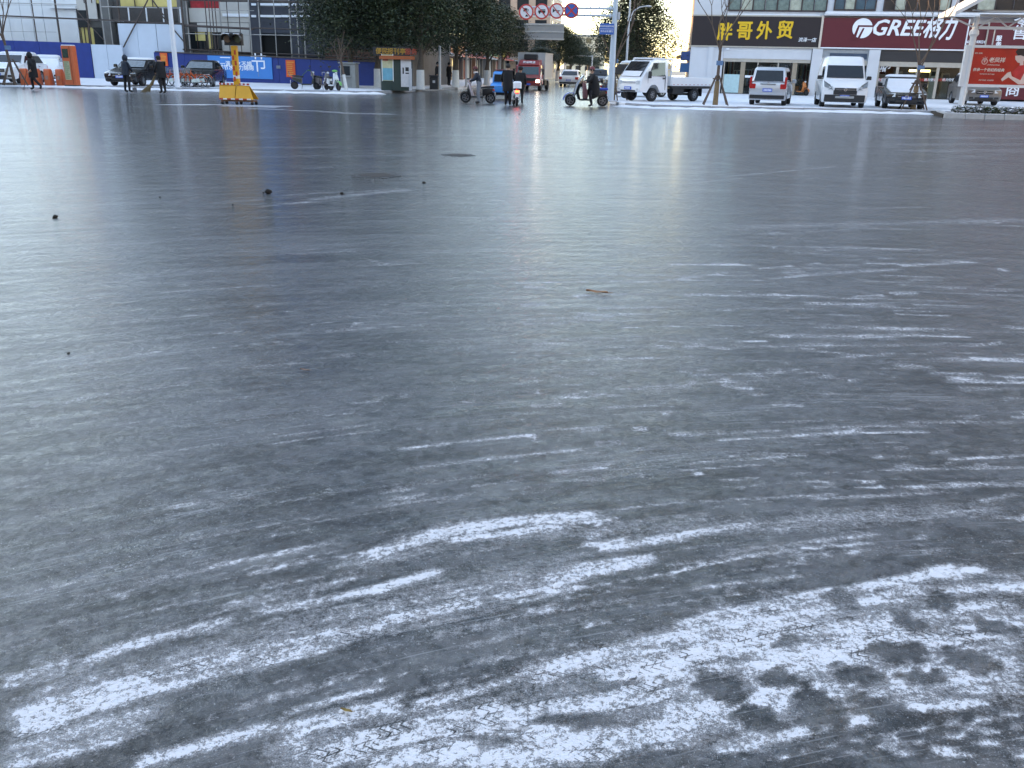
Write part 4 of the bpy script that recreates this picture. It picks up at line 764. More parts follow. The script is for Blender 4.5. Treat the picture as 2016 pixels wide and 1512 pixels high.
# ---- ochre van half hidden behind it
rz = R(-150); p = G(1222,190,.13); car('van',Vector((p.x,p.y,.13))-Vector((math.cos(rz),math.sin(rz),0))*1.2,rz,'ochre and white van half hidden behind the flatbed truck',None,paint('ochre_paint',(.42,.30,.16)),L=4.0,W=1.6,H=1.9,hood=1.15,belt=1.15,wb=2.5,wr=.29,base=(1.6,-1.9),roof=(1.0,-1.85),wt=.88,nose=.95,tail=1.15,van=True,snowc=('roof',))
# ---- red box truck
rz = R(-99.5); p = G(1042,178); dr = Vector((math.cos(rz),math.sin(rz),0)); RED = paint('truck_red_paint',(.30,.015,.012),.35)
bt = thing('box_truck', Vector((p.x,p.y,0))-dr*2.3, rz, 'red cab box truck with one headlight on coming down the street', 'truck')
BOXM = mat('grey_box_body',(.42,.42,.42),.5,var=.1,scale=1)
part(bt,'cab',RED,lambda b:b.loft([[(x,1.0*y,z) for x,z in ((3.55,.45),(3.60,1.05),(3.52,1.25),(3.38,1.95),(3.25,2.05),(1.9,2.05),(1.9,.55),(2.3,.50),(2.42,.85),(2.9,.85),(3.02,.45))] for y in (-1,-.92,.92,1)]),smooth=True)
part(bt,'roof_fairing',RED,lambda b:b.loft([[(3.36,-.86,2.05),(3.36,.86,2.05),(2.0,.9,2.05),(2.0,-.9,2.05)],[(3.0,-.80,2.42),(3.0,.80,2.42),(2.0,.86,2.48),(2.0,-.86,2.48)]]))
part(bt,'cooling_unit',BLKP,lambda b:b.cbox(1.92,2.4,-.55,.55,2.5,2.92,.05))
wq = ((3.53,.90,1.28),(3.53,-.90,1.28),(3.40,-.86,1.92),(3.40,.86,1.92)); lo, hi = quad_on(wq,.02,.98,.02,.98,.02); part(bt,'windscreen',mat('truck_windscreen',(.05,.09,.11),.06),lambda b:b.loft([lo,hi]))
part(bt,'grille',BLKP,lambda b:b.cbox(3.56,3.62,-.7,.7,.78,1.02,.01)); part(bt,'bumper',mat('dark_red_bumper',(.16,.02,.02),.5),lambda b:b.cbox(3.5,3.66,-1.0,1.0,.40,.66,.03))
pq = part(bt,'number_plate',PLATE,lambda b:b.box(3.662,3.675,-.22,.22,.45,.59))
for s,m in ((1,mat('lit_headlight',(1,.96,.85),.3,emit=3)),(-1,LAMP)): part(bt,'headlight',m,lambda b:b.cbox(3.56,3.64,*sorted((s*.66,s*.92)),.68,.90,.04))
u = text(bt,'fairing_lettering','货运物流',WLET,(3.20,0,2.26),.26,rot=(R(90-42),0,R(90)),extrude=.004,bold=.004)
for s in (1,-1): part(bt,'mirror',BLKP,lambda b:(b.cbox(3.40,3.48,*sorted((s*1.10,s*1.28)),1.30,1.75,.03),b.box(3.42,3.46,*sorted((s*.97,s*1.12)),1.70,1.74))); part(bt,'side_window',CGLASS,lambda b:b.box(2.35,3.25,*sorted((s*1.001,s*1.014)),1.30,1.88))
part(bt,'cargo_box',BOXM,lambda b:b.box(-3.2,1.82,-1.12,1.12,.95,3.05)); part(bt,'box_edge_trim',mat('box_trim',(.5,.5,.5),.4,metal=.6),lambda b:(b.box(1.822,1.85,-1.13,1.13,2.98,3.06),b.box(1.822,1.85,-1.13,-1.06,.95,2.978),b.box(1.822,1.85,1.06,1.13,.95,2.978),b.box(-3.2,1.8,1.122,1.14,2.98,3.06),b.box(-3.2,1.8,1.122,1.14,.95,1.03)))
part(bt,'chassis',BLKP,lambda b:(b.box(-3.0,2.2,-.5,.5,.5,.90),b.box(-.5,.8,-1.0,1.0,.40,.80)))
for x in (2.66,-1.7):
    for s in (1,-1): wheel(bt,x,s*.86,.40,.26,rimr=.55,rim=MATS['grey_steel_rim'])
bt.scale = (.86,.90,.86)
# ---- blue motor tricycle seen from behind
rz = R(78); p = G(985,196); BLU = paint('bright_blue_paint',(.02,.24,.62),.35)
tr = thing('motor_tricycle', Vector((p.x,p.y,0))+Vector((math.cos(rz),math.sin(rz),0))*.9, rz, 'bright blue cabin tricycle seen from behind beside the red truck', 'tricycle')
part(tr,'cabin',BLU,lambda b:b.loft([[(-.95,-.50,.98),(-.95,.50,.98),(.75,.48,.98),(.75,-.48,.98)],[(-.90,-.47,1.60),(-.90,.47,1.60),(.55,.45,1.62),(.55,-.45,1.62)],[(-.75,-.40,1.70),(-.75,.40,1.70),(.40,.40,1.72),(.40,-.40,1.72)]]),bevel=.03)
part(tr,'cargo_body',BLU,lambda b:b.loft([[(-1.22,-.56,.42),(-1.22,.56,.42),(.85,.54,.40),(.85,-.54,.40)],[(-1.25,-.58,.80),(-1.25,.58,.80),(.95,.5,.80),(.95,-.5,.80)],[(-1.0,-.54,.985),(-1.0,.54,.985),(.80,.48,.985),(.80,-.48,.985)]]),bevel=.03)
part(tr,'rear_window',CGLASS,lambda b:b.loft([[(-.958,-.40,1.06),(-.958,.40,1.06),(-.922,.38,1.50),(-.922,-.38,1.50)],[(-.975,-.40,1.06),(-.975,.40,1.06),(-.94,.38,1.50),(-.94,-.38,1.50)]])); part(tr,'roof',mat('dark_red_roof',(.12,.03,.04),.6),lambda b:b.cbox(-.80,.45,-.42,.42,1.725,1.79,.03))
for s in (1,-1): part(tr,'tail_light',TAIL,lambda b:b.cbox(-1.275,-1.235,*sorted((s*.28,s*.48)),.50,.62,.01)); wheel(tr,-.75,s*.50,.25,.12)
part(tr,'lid_seam',mat('dark_blue_seam',(.01,.09,.3),.5),lambda b:(b.box(-1.256,-1.251,-.52,.52,.795,.81),b.box(-1.25,-1.245,-.5,.5,.44,.455))); wheel(tr,1.0,0,.25,.11); part(tr,'chassis',BLKP,lambda b:b.box(-1.0,.9,-.4,.4,.26,.40)); part(tr,'front_mudguard',BLU,lambda b:b.cbox(.75,1.3,-.12,.12,.5,.8,.04)); part(tr,'windscreen',CGLASS,lambda b:b.box(.70,.72,-.40,.40,1.05,1.5))
tr.scale = (.9,.9,.82)
# ---- scooters and bicycles
def scooter(loc, rz, label, group, c1, seatc, L=1.7, box=None, screen=False, cape=None, mirrors=True, rack=True, name='electric_scooter', wr=.215, lit=False, hw=.34):
    t = thing(name, loc, rz, label, 'scooter', group); fx, rx = L*.38, -L*.38
    for x in (fx,rx): wheel(t,x,0,wr,.09,rimr=.66,rim=MATS['grey_steel_rim'],n=16)
    part(t,'footboard',c1,lambda b:b.cbox(-.25,.32,-.14,.14,.24,.31,.03))
    part(t,'leg_shield',c1,lambda b:b.loft([[(.30,-.17,.28),(.30,.17,.28),(.36,.17,.28),(.38,-.17,.28)],[(.40,-.20,.60),(.40,.20,.60),(.50,.12,.62),(.50,-.12,.62)],[(.30,-.12,.92),(.30,.12,.92),(.40,.07,.94),(.40,-.07,.94)]]),bevel=.015)
    part(t,'front_mudguard',c1,lambda b:b.loft([[(fx+.26*math.cos(a)*.92,y,wr+.26*math.sin(a)) for y in (-.06,.06)]+[(fx+.29*math.cos(a)*.92,y,wr+.29*math.sin(a)) for y in (.06,-.06)] for a in [R(15+25*k) for k in range(6)]]),smooth=True)
    part(t,'fork',BLKP,lambda b:(b.tube([(fx,.07,wr),(.44,.06,.60)],.022,6),b.tube([(fx,-.07,wr),(.44,-.06,.60)],.022,6)))
    part(t,'body_shell',c1,lambda b:b.loft([[(-.22,-.13,.30),(-.22,.13,.30),(-.20,.12,.62),(-.20,-.12,.62)],[(-.50,-.15,.40),(-.50,.15,.40),(-.50,.14,.66),(-.50,-.14,.66)],[(rx-.10,-.09,.52),(rx-.10,.09,.52),(rx-.12,.09,.66),(rx-.12,-.09,.66)]]),bevel=.02)
    part(t,'seat',seatc,lambda b:b.loft([[(-.12,-.11,.64),(-.12,.11,.64),(-.10,.08,.70),(-.10,-.08,.70)],[(-.40,-.14,.66),(-.40,.14,.66),(-.40,.11,.76),(-.40,-.11,.76)],[(-.74,-.11,.68),(-.74,.11,.68),(-.74,.09,.77),(-.74,-.09,.77)]]),bevel=.015)
    part(t,'handlebar',BLKP,lambda b:(b.tube([(.36,0,.90),(.30,0,1.0),(.28,.18,1.04),(.20,hw,1.0)],.018,6),b.tube([(.30,0,1.0),(.28,-.18,1.04),(.20,-hw,1.0)],.018,6)))
    part(t,'headlight',LAMP,lambda b:b.ell((.44,0,.93),(.06,.08,.06),10,6)); tl = part(t,'tail_light',mat('glowing_tail_light',(.9,.05,.02),.3,emit=3) if lit else TAIL,lambda b:b.cbox(rx-.16,rx-.11,-.08,.08,.56,.65,.015))
    part(t,'number_plate',PLT,lambda b:b.box(rx-.22,rx-.205,-.08,.08,.33,.50)); part(t,'rear_mudguard',BLKP,lambda b:b.loft([[(rx+.25*math.cos(a),y,wr+.25*math.sin(a)) for y in (-.05,.05)]+[(rx+.28*math.cos(a),y,wr+.28*math.sin(a)) for y in (.05,-.05)] for a in [R(60+25*k) for k in range(5)]]),smooth=True)
    if mirrors:
        for s in (1,-1): q = part(t,'mirror',BLKP,lambda b:(b.tube([(.26,s*.22,1.02),(.26,s*.32,1.22)],.008,5),b.ell((.26,s*.34,1.26),(.02,.07,.05),10,6))); part(q,'mirror_glass',CHROME,lambda b:b.ell((.235,s*.34,1.26),(.006,.06,.042),10,6))
    if rack: part(t,'rack',CHROME,lambda b:[b.tube([(-.6,s*.10,.70),(rx-.25,s*.10,.74),(rx-.28,s*.10,.95)],.012,5) for s in (1,-1)]+[b.tube([(rx-.28,-.10,.95),(rx-.28,.10,.95)],.012,5)])
    if box: part(t,'top_box',box,lambda b:b.cbox(rx-.36,rx-.06,-.17,.17,.74,1.02,.05))
    if screen: part(t,'rain_apron',mat('clear_plastic_apron',(.30,.34,.39),.15,var=.4,scale=6),lambda b:b.loft([[(.62,-.22,.40),(.62,.22,.40),(.64,.2,.42),(.64,-.2,.42)],[(.46,-.30,.95),(.46,.30,.95),(.48,.28,.97),(.48,-.28,.97)],[(.20,-.30,1.32),(.20,.30,1.32),(.22,.28,1.33),(.22,-.28,1.33)]]),bevel=.01)
    if cape: part(t,'rain_cape',cape,lambda b:b.loft([[(.30,-.34,.98),(.30,.34,.98),(.34,.3,1.0),(.34,-.3,1.0)],[(.10,-.26,1.02),(.10,.26,1.02),(.16,.24,1.08),(.16,-.24,1.08)],[(-.20,-.20,.72),(-.20,.20,.72),(-.16,.2,.80),(-.16,-.2,.80)],[(-.42,-.24,.42),(-.42,.24,.42),(-.38,.24,.44),(-.38,-.24,.44)]]),bevel=.02)
    part(t,'stand',BLKP,lambda b:b.tube([(-.2,.08,.28),(-.26,.2,.005)],.012,5))
    return t
def on(px,py,z=.13): p = G(px,py,z); return Vector((p.x,p.y,z))
GRN = mat('dark_green_cape',(.012,.085,.045),.6); DGRY = paint('grey_brown_paint',(.10,.085,.085)); WGR = paint('white_scooter_paint',(.55,.58,.60))
scooter(on(603,176),R(8),'dark scooter under a green rain cape beside the blue hoarding',None,paint('dark_olive_paint',(.03,.035,.03)),BLKP,cape=GRN)
scooter(on(637,177),R(-38),'grey brown scooter between the green-caped one and the white one',None,DGRY,BLKP)
s = scooter(on(655,178),R(-48),'white and green scooter at the end of the row by the hoarding',None,WGR,BLKP)
part(s,'front_mudguard_green',mat('lime_green_plastic',(.12,.40,.10),.4),lambda b:b.loft([[(.646+.295*math.cos(a)*.92,y,.215+.295*math.sin(a)) for y in (-.07,.07)]+[(.646+.31*math.cos(a)*.92,y,.215+.31*math.sin(a)) for y in (.07,-.07)] for a in [R(15+25*k) for k in range(6)]]),smooth=True); part(s,'handlebar_cover',MATS['lime_green_plastic'],lambda b:b.ell((.30,0,1.04),(.10,.18,.07),10,6))
# the three machines being pushed or ridden across the ice
scooter(on(1154,209,0),R(187),'blue scooter with a clear rain apron ridden across the ice',None,mat('black_scooter_shell',(.025,.028,.03),.4),BLKP,L=1.95,screen=True,wr=.25,rack=False)
rs = [o for o in COL.objects if o.parent is None and o.get('label','').startswith('blue scooter')][0]; part(rs,'blue_front_mudguard',mat('royal_blue_plastic',(.015,.06,.42),.35),lambda b:b.loft([[(.741+.31*math.cos(a),y,.25+.31*math.sin(a)) for y in (-.08,.08)]+[(.741+.34*math.cos(a),y,.25+.34*math.sin(a)) for y in (.08,-.08)] for a in [R(0+25*k) for k in range(6)]]),smooth=True)
part(rs,'blue_tail_panel',MATS['royal_blue_plastic'],lambda b:b.cbox(-.95,-.35,-.15,.15,.70,.80,.03))
scooter(on(1014,207.5,0),R(96),'white electric bike with glowing red tail light, its owner beside it',None,WGR,BLKP,L=1.6,box=WLET,lit=True,mirrors=False,rack=False)
scooter(on(941,203,0),R(176),'small folding electric bike stood astride on the ice',None,mat('black_bike_frame',(.02,.02,.022),.4),BLKP,L=1.5,mirrors=False,rack=False,wr=.24,name='folding_electric_bike')
for px,py,a,l in ((1208,193,20,'dark scooter parked behind the sign pole'),(1214,190,30,'blue tarped scooter parked beside the ochre van')): scooter(on(px,py),R(a),l,None,paint('navy_paint',(.02,.03,.08)),BLKP,mirrors=False)
for k,(px,py,c,l) in enumerate(((1573,188,(.5,.16,.04),'orange scooter parked against the clothes shop window'),(1588,187,(.05,.25,.35),'teal scooter parked beside the white pier'),(1560,187,(.3,.28,.36),'scooter under a mauve cover by the clothes shop'))):
    scooter(on(px,py),R(-60-k*12),l,None,mat('scooter_shell_%d'%k,c,.5),BLKP,cape=mat('mauve_cover',(.30,.25,.33),.7) if k==2 else None,rack=False)
def bicycle(loc, rz, label, group):
    t = thing('rental_bicycle', loc, rz, label, 'bicycle', group); OR = mat('orange_bike_paint',(.62,.10,.02),.4); r = .33
    for x in (.52,-.52):
        q = part(t,'wheel',TYRE,lambda b:b.disc((0,0,0),(0,1,0),r-.03,r,.04,22),smooth=True,loc=(x,0,r)); part(q,'rim',RIM,lambda b:(b.disc((0,0,0),(0,1,0),r-.055,r-.031,.025,22),[b.tube([(0,0,0),((r-.05)*math.cos(k*math.pi/4),0,(r-.05)*math.sin(k*math.pi/4))],.004,4) for k in range(8)]))
        part(t,'mudguard',OR,lambda b:b.loft([[(x+(r+.03)*math.cos(a),y,r+(r+.03)*math.sin(a)) for y in (-.03,.03)]+[(x+(r+.045)*math.cos(a),y,r+(r+.045)*math.sin(a)) for y in (.03,-.03)] for a in [R(30+24*k) for k in range(6)]]))
    part(t,'frame',OR,lambda b:(b.tube([(.40,0,.78),(.05,0,.38),(-.05,0,.33)],.032,8),b.tube([(-.05,0,.33),(-.17,0,.72)],.026,8),b.tube([(-.05,0,.33),(-.52,.05,r)],.016,6),b.tube([(-.15,0,.62),(-.52,-.05,r)],.014,6)))
    part(t,'fork',OR,lambda b:(b.tube([(.52,.05,r),(.42,.05,.72),(.38,0,.92)],.016,6),b.tube([(.52,-.05,r),(.42,-.05,.72)],.016,6)))
    part(t,'handlebar',BLKP,lambda b:b.tube([(.26,.28,1.02),(.36,.1,1.0),(.36,-.1,1.0),(.26,-.28,1.02)],.014,6)); part(t,'saddle',BLKP,lambda b:b.loft([[(-.04,-.03,.80),(-.04,.03,.80),(-.04,.02,.84),(-.04,-.02,.84)],[(-.20,-.09,.80),(-.20,.09,.80),(-.20,.08,.87),(-.20,-.08,.87)],[(-.30,-.09,.82),(-.30,.09,.82),(-.30,.08,.88),(-.30,-.08,.88)]]))
    part(t,'seat_post',CHROME,lambda b:b.tube([(-.16,0,.70),(-.18,0,.81)],.014,6)); part(t,'chain_guard',mat('white_green_panel',(.55,.62,.58),.5,var=.3,scale=10),lambda b:b.loft([[(-.42,.055,.30),(.10,.055,.26),(.10,.055,.42),(-.35,.055,.50)],[(-.42,.07,.30),(.10,.07,.26),(.10,.07,.42),(-.35,.07,.50)]]))
    part(t,'basket',mat('grey_wire_basket',(.30,.31,.32),.5),lambda b:[b.loft([[(.45,-.16,z),(.45,.16,z),(.68,.16,z),(.68,-.16,z)],[(.45,-.16,z+.015),(.45,.16,z+.015),(.68,.16,z+.015),(.68,-.16,z+.015)]],cap=False) for z in (.76,.84,.92,1.0)]+[b.tube([(x,y,.76),(x,y,1.01)],.006,4) for x in (.45,.565,.68) for y in (-.16,0,.16)])
    return t
b0 = bicycle(on(338,170.5),R(168),'orange rental bicycle parked in the row beside the white lamp post','rental bicycles by the lamp post')
for k,(px,py,a) in enumerate(((350,170.8,165),(361,171.2,170),(372,171.5,172),(383,172,168),(392,172.2,175))): dup(b0,on(px,py),R(a))
# ================================================================ STREET FURNITURE
WPOLE = mat('white_pole_paint',(.66,.69,.74),.45,var=.06); GPOLE = mat('grey_steel_pole',(.45,.46,.48),.5,var=.1)
lp = thing('street_lamp', on(350,173), R(12), 'tall white street lamp post beside the orange rental bikes', 'street lamp')
part(lp,'post',WPOLE,lambda b:b.tube([(0,0,0),(0,0,9)],[.14,.085],12),smooth=True); part(lp,'base_plate',GPOLE,lambda b:b.cbox(-.2,.2,-.2,.2,0,.05,.01)); part(lp,'arm',WPOLE,lambda b:b.tube([(0,0,8.6),(.1,-.7,9.2),(.3,-1.9,9.5)],[.06,.05,.04],8)); part(lp,'lamp_head',WPOLE,lambda b:b.ell((.36,-2.2,9.48),(.16,.42,.10),12,6))
# ---- rental-bike kiosk and docks
OK_ = mat('orange_kiosk_paint',(.60,.13,.05),.45,var=.12); SCR = mat('kiosk_screen',(.03,.06,.05),.1,var=.6,scale=6)
ks = thing('bike_rental_kiosk', on(145,169.5), R(-6), 'orange bike rental kiosk with a screen and a list of instructions', 'kiosk')
part(ks,'cabinet',OK_,lambda b:b.cbox(-.33,.31,-.20,.20,.06,2.02,.03)); part(ks,'base',mat('dark_grey_base',(.10,.10,.10),.7),lambda b:b.box(-.36,.34,-.23,.23,0,.06))
part(ks,'screen',SCR,lambda b:b.box(-.26,.06,-.218,-.202,1.42,1.86)); iq = part(ks,'instruction_panel',mat('pale_green_notice',(.45,.44,.28),.6),lambda b:b.box(-.26,.06,-.218,-.202,.32,1.25))
part(iq,'print_line',mat('green_print',(.22,.28,.16),.6),lambda b:[b.box(-.24,.04-rnd.uniform(0,.1),-.222,-.2185,.38+.1*k,.43+.1*k) for k in range(9)]); part(ks,'side_rib',mat('dark_orange_rib',(.32,.07,.03),.5),lambda b:b.box(.13,.16,-.212,-.202,.1,2.0)); part(ks,'snow_cap',SNOW,lambda b:b.cbox(-.31,.29,-.18,.18,2.022,2.06,.02))
def dock(loc,label):
    t = thing('bike_dock', loc, R(-6), label, 'bike dock','orange bike docks')
    part(t,'housing',OK_,lambda b:b.loft([[(-.17,-.22,0),(.17,-.22,0),(.17,.22,0),(-.17,.22,0)],[(-.20,-.15,.78),(.12,-.15,.78),(.12,.15,.78),(-.20,.15,.78)],[(-.18,-.10,.84),(.10,-.10,.84),(.10,.10,.84),(-.18,.10,.84)]]),bevel=.02)
    part(t,'slot',BLKP,lambda b:b.loft([[(-.215,-.12,.15),(-.215,.16,.15),(-.205,.16,.15),(-.205,-.12,.15)],[(-.232,-.08,.7),(-.232,.1,.7),(-.215,.1,.7),(-.215,-.08,.7)]])); part(t,'front_label',mat('dock_label',(.40,.20,.15),.5),lambda b:b.box(-.1,.06,-.222,-.18,.3,.5)); return t
d0 = dock(on(52,167.5),'orange bike dock in the row between the propped tree and the kiosk')
for px,py in ((76,167.8),(99,168.2),(122,168.6)): dup(d0,on(px,py),R(-6))
# ---- portable traffic light trailer
YP = mat('amber_yellow_paint',(.68,.33,.02),.45,var=.12,scale=3); RW = mat('red_reflector',(.50,.05,.03),.4); WW = mat('white_reflector',(.72,.72,.70),.4)
p = G(470,206); tl = thing('portable_traffic_light', (p.x,p.y,0), R(-4), 'yellow portable traffic light on a wheeled trailer standing on the ice', 'traffic light')
part(tl,'panel',YP,lambda b:(b.loft([[(-.64,-.30,.25),(-.03,-.32,.22),(-.03,-.30,.24),(-.64,-.28,.27)],[(-.68,-.05,.70),(-.03,-.07,.70),(-.03,-.05,.72),(-.68,-.03,.72)]])))
part(tl,'panel',YP,lambda b:(b.loft([[(.0,-.32,.22),(.70,-.30,.20),(.70,-.28,.22),(.0,-.30,.24)],[(.0,-.07,.70),(.46,-.05,.68),(.46,-.03,.70),(.0,-.05,.72)]])))
part(tl,'back_panel',YP,lambda b:b.loft([[(-.64,.30,.2),(.70,.30,.2),(.70,.32,.2),(-.64,.32,.2)],[(-.64,.04,.7),(.46,.04,.7),(.46,.06,.7),(-.64,.06,.7)]]))
part(tl,'reflective_band',RW,lambda b:[b.box(-.68+.155*k,-.60+.155*k,-.082,-.03,.722,.785) for k in range(8)]); part(tl,'reflective_band',WW,lambda b:[b.box(-.60+.155*k,-.525+.155*k,-.082,-.03,.722,.785) for k in range(7)])
part(tl,'reflective_band',RW,lambda b:[b.box(-.62+.31*k,-.47+.31*k,-.345,-.325,.19,.24) for k in range(4)]); part(tl,'reflective_band',WW,lambda b:[b.box(-.465+.31*k,-.315+.31*k,-.345,-.325,.19,.24) for k in range(4)])
part(tl,'chassis',mat('rusty_steel',(.16,.08,.04),.8,var=.4,scale=10),lambda b:(b.box(-.60,.66,-.24,-.20,.12,.17),b.box(-.60,.66,.22,.26,.12,.17),b.box(-.60,-.55,-.2,.22,.12,.17),b.box(.60,.65,-.2,.22,.12,.17)))
for x in (-.55,.02,.62):
    for y in (-.22,.22):
        q = part(tl,'castor',TYRE,lambda b:b.disc((x,y,.06),(0,1,0),0,.06,.04,12)); part(q,'castor_fork',MATS['rusty_steel'],lambda b:b.box(x-.02,x+.02,y-.03,y+.03,.08,.12))
def band_pole(b): pass
zs = [.72+.1175*k for k in range(13)]
for k,(z0,z1) in enumerate(zip(zs[:-1],zs[1:])): part(tl,'post',[YP,YP,WW,YP][k%4] if k<4 else YP,lambda b:b.box(-.10,.10,-.09,.09,z0+.001,z1))
part(tl,'reflective_band',RW,lambda b:[b.box(-.075+.08*(k%2),-.005+.08*(k%2),-.098,-.091,.86+.19*k,1.02+.19*k) for k in range(6)])
part(tl,'winch',mat('grey_winch',(.2,.2,.2),.5),lambda b:(b.cbox(-.18,-.10,-.05,.05,1.45,1.60,.01),b.tube([(-.14,-.06,1.52),(-.14,-.16,1.40)],.012,5)))
BLKM = mat('black_lamp_housing',(.015,.015,.016),.5)
hd = part(tl,'lamp_head',BLKM,lambda b:b.cbox(-.36,.36,-.10,.10,2.14,2.60,.05))
for s in (-1,1):
    q = part(hd,'lens',mat('dull_amber_lens' if s<0 else 'dull_green_lens',(.22,.13,.08) if s<0 else (.09,.10,.06),.25,var=.3,scale=20),lambda b:b.disc((s*.20,-.115,2.37),(0,1,0),0,.135,.03,20))
    part(hd,'visor',BLKM,lambda b:b.loft([[(s*.20+rr*math.cos(a),y,2.37+rr*math.sin(a)) for a in [R(-20+20*k) for k in range(12)]] for rr,y in ((.15,-.10),(.16,-.34),(.172,-.34),(.162,-.10))],closed=False,cap=False)); part(q,'visor_snow',SNOW,lambda b:b.cbox(s*.20-.1,s*.20+.1,-.32,-.14,2.53,2.555,.01))
# ---- overhead signs: mast with cantilever arm and four round signs
p = on(1201,200); gm = thing('sign_mast', p, 0, 'pale blue mast with twin arms carrying four round prohibition signs', 'sign mast')
ZA = AT(1200,17,p.y).z-.13; ZB = AT(1200,31,p.y).z-.13; XL = AT(1026,22,p.y).x-p.x
PB = mat('pale_blue_mast_paint',(.48,.56,.63),.5,var=.08)
part(gm,'post',PB,lambda b:b.tube([(0,0,0),(0,0,ZA+1.1)],[.17,.10],12),smooth=True); part(gm,'base_plate',GPOLE,lambda b:b.cbox(-.3,.3,-.3,.3,0,.06,.02))
for z in (ZA,ZB): part(gm,'arm',PB,lambda b:b.tube([(0,0,z),(XL,0,z-.02)],[.055,.04],8)); part(gm,'flange',PB,lambda b:b.disc((-.22,0,z),(1,0,0),0,.11,.06,12))
RSG = mat('red_sign_border',(.55,.05,.05),.4); WSG = mat('white_sign_face',(.72,.73,.76),.45); BSG = mat('blue_sign_face',(.03,.13,.45),.4); BKS = mat('black_sign_symbol',(.02,.02,.022),.5)
def round_sign(px, py, kind):
    c = AT(px,py,p.y-.1); cx, cz = c.x-p.x, c.z-.13; r = .345
    q = part(gm,'round_sign',RSG,lambda b:b.disc((cx,-.10,cz),(0,1,0),0,r,.02,28)); part(q,'sign_face',BSG if kind==3 else WSG,lambda b:b.disc((cx,-.113,cz),(0,1,0),0,r*.80,.008,28))
    bar = lambda b,a,y,w=.035: b.loft([[(cx+math.cos(a)*t*r*.80-math.sin(a)*w,y,cz+math.sin(a)*t*r*.80+math.cos(a)*w) for t in (-1,1)]+[(cx+math.cos(a)*t*r*.80+math.sin(a)*w,y,cz+math.sin(a)*t*r*.80-math.cos(a)*w) for t in (1,-1)],[(cx+math.cos(a)*t*r*.80-math.sin(a)*w,y+.005,cz+math.sin(a)*t*r*.80+math.cos(a)*w) for t in (-1,1)]+[(cx+math.cos(a)*t*r*.80+math.sin(a)*w,y+.005,cz+math.sin(a)*t*r*.80-math.cos(a)*w) for t in (1,-1)]])
    if kind == 0: part(q,'symbol',BKS,lambda b:(b.box(cx-.11,cx+.03,-.124,-.118,cz+.06,cz+.16),b.disc((cx+.05,-.121,cz+.08),(0,1,0),.03,.06,.005,14),b.disc((cx-.10,-.1205,cz+.05),(0,1,0),.0,.04,.004,12),b.prism([(cx-.05,cz-.20),(cx+.10,cz-.20),(cx+.05,cz-.12),(cx-.0,cz-.11)],-.124,-.118)))
    if kind == 1: part(q,'symbol',BKS,lambda b:(b.box(cx-.16,cx+.17,-.124,-.118,cz-.05,cz+.04),b.box(cx-.04,cx+.17,-.1235,-.1185,cz+.055,cz+.09),b.disc((cx-.10,-.1205,cz-.07),(0,1,0),0,.04,.004,12),b.disc((cx+.10,-.1205,cz-.07),(0,1,0),0,.04,.004,12)))
    if kind == 2: part(q,'symbol',BKS,lambda b:(b.prism([(cx-.18,cz-.08),(cx-.18,cz+.10),(cx-.08,cz+.02),(cx-.08,cz-.0)],-.124,-.118),b.box(cx-.08,cx+.17,-.1235,-.1185,cz-.0,cz+.025),b.disc((cx+.05,-.1205,cz-.035),(0,1,0),.035,.06,.004,14)))
    if kind == 3:
        for a in (R(45),R(135)): part(q,'bar',RSG,lambda b:bar(b,a,-.124 if a<1 else -.1302))
    else: part(q,'bar',RSG,lambda b:bar(b,R(-48),-.132,.022))
for k,(px,py) in enumerate(((1036,23.5),(1066.5,22.5),(1096,21.5),(1125,21))): round_sign(px,py,k)
c = AT(1194.5,57,p.y-.2); sx, sz = c.x-p.x, c.z-.13; bs = part(gm,'street_sign',BSG,lambda b:b.cbox(sx-.34,sx+.34,-.235,-.20,sz-.24,sz+.24,.02))
text(bs,'lettering','机动车右转专用',WLET,(sx,-.242,sz+.11),.092,extrude=.002,bold=.001); text(bs,'lettering','非机动车慢行',WLET,(sx,-.242,sz-.11),.10,extrude=.002,bold=.001); part(bs,'sign_border',WLET,lambda b:(b.box(sx-.31,sx+.31,-.240,-.2355,sz-.008,sz+.008),))
part(gm,'control_box',GPOLE,lambda b:b.cbox(.12,.24,-.1,.1,ZB-.15,ZB+.15,.02))
# ---- back of the big guide sign over the far carriageway
YG = 84; c0, c1 = AT(1034,46,YG), AT(1109,80,YG); gs = thing('guide_sign', (c0.x-2.2,YG,0), R(-9.5), 'grey ribbed back of a big guide sign over the street', 'guide sign')
gw = (c1.x-c0.x)/math.cos(R(9.5)); gx0 = 2.2
part(gs,'sign_back',mat('grey_aluminium_sheet',(.34,.35,.36),.5,var=.1),lambda b:b.box(gx0,gx0+gw,0,.04,c1.z,c0.z))
for k in range(3): z = c1.z+(c0.z-c1.z)*(.06+.44*k); part(gs,'rib',mat('pale_rib',(.55,.56,.57),.5),lambda b:b.box(gx0-.05,gx0+gw+.05,-.06,-.003,z-.05,z+.05))
part(gs,'post',GPOLE,lambda b:b.tube([(0,.2,.1),(0,.2,c0.z+.4)],.14,10)); part(gs,'arm',GPOLE,lambda b:(b.tube([(0,.2,c0.z-.3),(gx0+gw*.8,.2,c0.z-.3)],.06,8),b.tube([(0,.2,c1.z+.3),(gx0+gw*.8,.2,c1.z+.3)],.06,8)))
